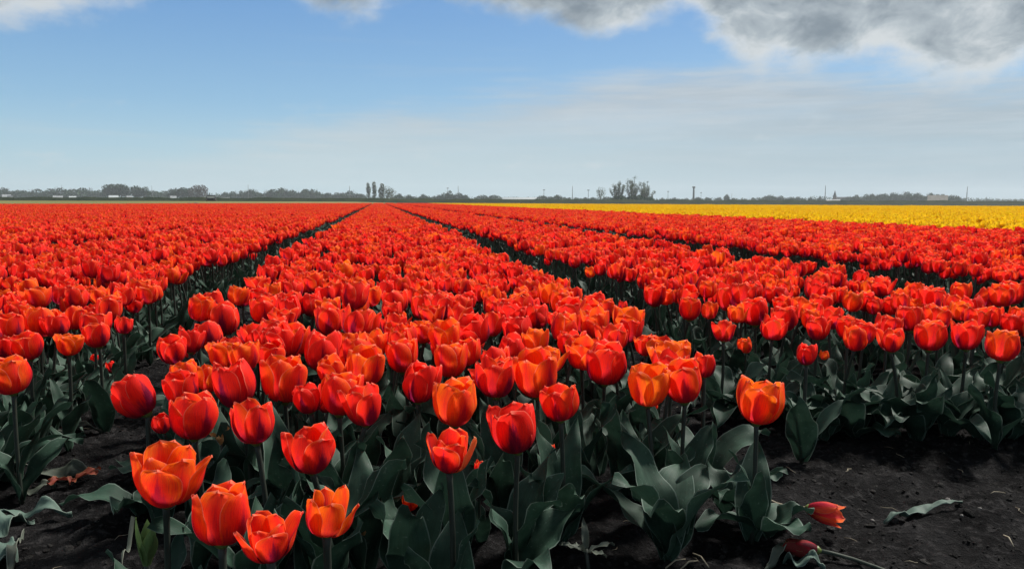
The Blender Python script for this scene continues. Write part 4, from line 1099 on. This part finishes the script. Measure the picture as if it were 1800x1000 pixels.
# masts, spire, farm buildings
def mast(px, topy, D, r, label, head=False, name='mast'):
    b_ = atd(px, 352, D); h = atd(px, topy, D).z+.07; root = link(name, None, loc=(b_.x, b_.y, -.07)); tag(root, label, 'mast')
    mb = MB(); mb.tube([(0, 0, 0), (0, 0, h*.5), (0, 0, h)], [r, r*.85, r*.6], 8); link('pole', mb.mesh('pole', [M['metal']]), root)
    if head:
        mb = MB(); mb.box(-r*3.5, r*3.5, -r*.8, r*.8, h-.4, h+.3); link('crossarm', mb.mesh('crossarm', [M['metal']], False), root)
for px, ty, r, hd, lb in [(110, 325.5, .22, 0, 'thin mast above the left treeline'), (268, 326, .25, 0, 'thin mast between the highest clump and the brown tree'), (437, 325, .32, 0, 'thin mast right of the dark vehicle'),
        (615, 327, .35, 0, 'thin mast left of the two poplars'), (787, 331, .25, 1, 'short mast with a crossarm above a round bush'), (805.5, 327, .38, 0, 'tall mast right of the round bush with the crossarm mast'),
        (956, 334, .30, 1, 'short mast with a crossarm at the end of the greenhouse'), (1006, 327, .38, 0, 'tall thin mast between the greenhouse and the small pale tree'), (1034, 334.5, .3, 1, 'short mast with a head left of the small pale tree'),
        (1174, 337, .22, 1, 'short faint mast just right of the three tall trees'), (1232, 339, .2, 1, 'short faint mast right of the thick chimney'), (1286, 340, .2, 0, 'faint short mast right of the small round tree'),
        (1450, 326.5, .42, 0, 'tall mast beside the church spire'), (1699, 328, .42, 0, 'tall mast near the right end of the horizon')]:
    mast(px, ty, 700, r, lb, hd)
b_ = atd(1219, 352, 650); h = atd(1219, 328.5, 650).z; root = link('chimney', None, loc=(b_.x, b_.y, -.07)); tag(root, 'thick dark chimney with a capped top above the right bushes', 'chimney')
mb = MB(); mb.tube([(0, 0, 0), (0, 0, h)], [.95, .75], 12); link('shaft', mb.mesh('shaft', [M['metal']]), root)
mb = MB(); mb.tube([(0, 0, h-.9), (0, 0, h+.3)], [1.35, 1.35], 12); link('cap', mb.mesh('cap', [M['metal']]), root)
def face(px, D):
    b_ = atd(px, 352, D); return (b_.x, b_.y, -.07), -math.atan2(b_.x, b_.y)
# church
loc, rz = face(1467, 700); root = link('church', None, loc=loc, rot=(0, 0, rz)); tag(root, 'small church with a dark pointed spire on the right horizon', 'church')
sp = atd(1467, 335.5, 700).z
mb = MB(); mb.box(-1.6, 1.6, -1.6, 1.6, 0, sp*.55); link('tower', mb.mesh('tower', [M['brick']], False), root)
mb = MB(); mb.tube([(0, 0, sp*.55), (0, 0, sp*.62), (0, 0, sp+.4)], [2.2, 1.4, .05], 8); link('spire', mb.mesh('spire', [M['slate']], False), root)
mb = MB(); mb.box(1.7, 12, -3, 3, 0, 3.2); link('nave', mb.mesh('nave', [M['brick']], False), root)
mb = MB(); mb.add([(1.7, -3.3, 3.2), (12.2, -3.3, 3.2), (12.2, 3.3, 3.2), (1.7, 3.3, 3.2), (1.7, 0, 6), (12.2, 0, 6)], [(0, 1, 5, 4), (2, 3, 4, 5), (0, 4, 3), (1, 2, 5)]); link('roof', mb.mesh('roof', [M['slate']], False), root)
def barn(px, D, wpx, wall_h, roof_h, roofm, wallm, label, name='farm_building', nwin=3):
    loc, rz = face(px, D); w = wpx*D/F/2; root = link(name, None, loc=loc, rot=(0, 0, rz)); tag(root, label, 'building'); dp = 5
    mb = MB(); mb.box(-w, w, -dp, dp, 0, wall_h); link('wall', mb.mesh('wall', [M[wallm]], False), root)
    mb = MB(); mb.add([(-w-.3, -dp-.4, wall_h-.1), (w+.3, -dp-.4, wall_h-.1), (w+.3, dp+.4, wall_h-.1), (-w-.3, dp+.4, wall_h-.1), (-w-.3, 0, wall_h+roof_h), (w+.3, 0, wall_h+roof_h)], [(0, 1, 5, 4), (2, 3, 4, 5), (0, 4, 3), (1, 2, 5), (0, 3, 2, 1)])
    link('roof', mb.mesh('roof', [M[roofm]], False), root)
    for k in range(nwin):
        x = -w+2*w*(k+.5)/nwin; mb = MB(); mb.box(x-.6, x+.6, -dp-.05, -dp+.05, wall_h*.35, wall_h*.8); link('window', mb.mesh('window', [M['slate']], False), root)
barn(12, 560, 12, 2.6, 2.0, 'white', 'white', 'small white roofed shed at the left end of the treeline')
barn(18, 540, 7, 2.2, 1.6, 'slate', 'white', 'tiny pale house beside the white roofed shed at left')
barn(102, 560, 14, 2.4, 1.4, 'white', 'brick', 'low farm shed with a pale roof under the left treeline')
barn(128, 570, 10, 2.4, 1.2, 'glasshouse', 'brick', 'small grey roofed shed right of the pale roofed farm shed')
barn(200, 560, 14, 2.5, 1.7, 'glasshouse', 'brick', 'grey roofed farmhouse under the highest tree clump')
barn(228, 565, 8, 2.5, 1.5, 'white', 'white', 'white cottage right of the grey roofed farmhouse')
barn(305, 560, 9, 2.5, 1.5, 'white', 'white', 'white cottage under the trees left of the brown tree')
barn(395, 540, 16, 1.9, 1.0, 'white', 'white', 'low white shed just right of the dark vehicle')
barn(905, 720, 95, 2.8, 2.0, 'glasshouse', 'glasshouse', 'long grey greenhouse roof on the horizon above the yellow band', 'greenhouse', 8)
barn(1465, 600, 21, 2.0, 1.2, 'white', 'white', 'low white shed in front of the church spire')
barn(1648, 590, 30, 2.6, 4.2, 'tanroof', 'tanroof', 'tan barn among the trees of the right hand wooded rise')

# dark off-roader seen from behind, at the far left end of the red beds
loc, rz = face(371, 150); root = link('parked_vehicle', None, loc=loc, rot=(0, 0, rz)); tag(root, 'dark boxy vehicle with a pale window band parked beyond the red tulips at left', 'vehicle')
mb = MB(); mb.add([(-.98, -2, .35), (.98, -2, .35), (.98, 2, .35), (-.98, 2, .35), (-.98, -2.05, 1.05), (.98, -2.05, 1.05), (.98, 2, 1.05), (-.98, 2, 1.05)], [(0, 3, 2, 1), (0, 1, 5, 4), (1, 2, 6, 5), (2, 3, 7, 6), (3, 0, 4, 7), (4, 5, 6, 7)])
bo = link('body', mb.mesh('body', [M['darkpaint']], False), root); bo.modifiers.new('b', 'BEVEL').width = .08
mb = MB(); mb.add([(-.9, -1.95, 1.052), (.9, -1.95, 1.052), (.9, .9, 1.052), (-.9, .9, 1.052), (-.78, -1.75, 1.72), (.78, -1.75, 1.72), (.78, .5, 1.72), (-.78, .5, 1.72)], [(0, 1, 5, 4), (1, 2, 6, 5), (2, 3, 7, 6), (3, 0, 4, 7), (4, 5, 6, 7)])
link('cab', mb.mesh('cab', [M['darkpaint']], False), root).modifiers.new('b', 'BEVEL').width = .05
mb = MB(); mb.box(-.70, .70, -1.93, -1.86, 1.15, 1.50); link('rear_window', mb.mesh('rear_window', [M['glass']], False), root)
for sx in (-1, 1):
    mb = MB(); mb.box(sx*.84-.1, sx*.84+.1, -2.1, -2.04, .72, .95); link('tail_light', mb.mesh('tail_light', [M['brick']], False), root)
    for y in (-1.35, 1.3):
        mb = MB(); mb.tube([(sx*.98, y, .38), (sx*.74, y, .38)], [.38, .38], 16); link('wheel', mb.mesh('wheel', [M['tyre']], False), root)
# dark sheet heap on the field's far edge
p = atd(340, 357, 66); V = []; Fs = []; n = 14
for i in range(n+1):
    for j in range(5):
        u = -1+2*i/n; hgt_ = (.40+.05*math.sin(i*1.7))*(1-abs(u)**3)*math.sin(math.pi*j/4); V.append((u*1.15, (j-2)*.3, hgt_))
Fs = [(i*5+j, (i+1)*5+j, (i+1)*5+j+1, i*5+j+1) for i in range(n) for j in range(4)]
mb = MB(); mb.add(V, Fs); o = link('tarpaulin', mb.mesh('tarpaulin', [M['darkpaint']]), loc=(p.x, p.y, -.05), rot=(0, 0, -math.atan2(p.x, p.y)+.2)); tag(o, 'low dark tarpaulin heap at the far left edge of the red tulips', 'tarpaulin')

# ------------------------------------------------------------------ air
HAZE = 0.00027
mb = MB(); mb.box(-1600, 1600, -1600, 1600, -1.1, 36); hz = link('haze', None)
me = mb.mesh('haze', []); hz2 = bpy.data.objects.remove(hz)
mt = bpy.data.materials.new('haze'); mt.use_nodes = True; b = NB(mt.node_tree); b.n.clear()
out = b.new('ShaderNodeOutputMaterial'); pv = b.new('ShaderNodeVolumePrincipled'); pv.inputs['Color'].default_value = (.86, .93, .98, 1); pv.inputs['Density'].default_value = HAZE; pv.inputs['Anisotropy'].default_value = .2
b.l.new(pv.outputs[0], out.inputs['Volume']); me.materials.append(mt)
tag(link('haze', me), 'thin spring haze over the polder', kind='stuff')
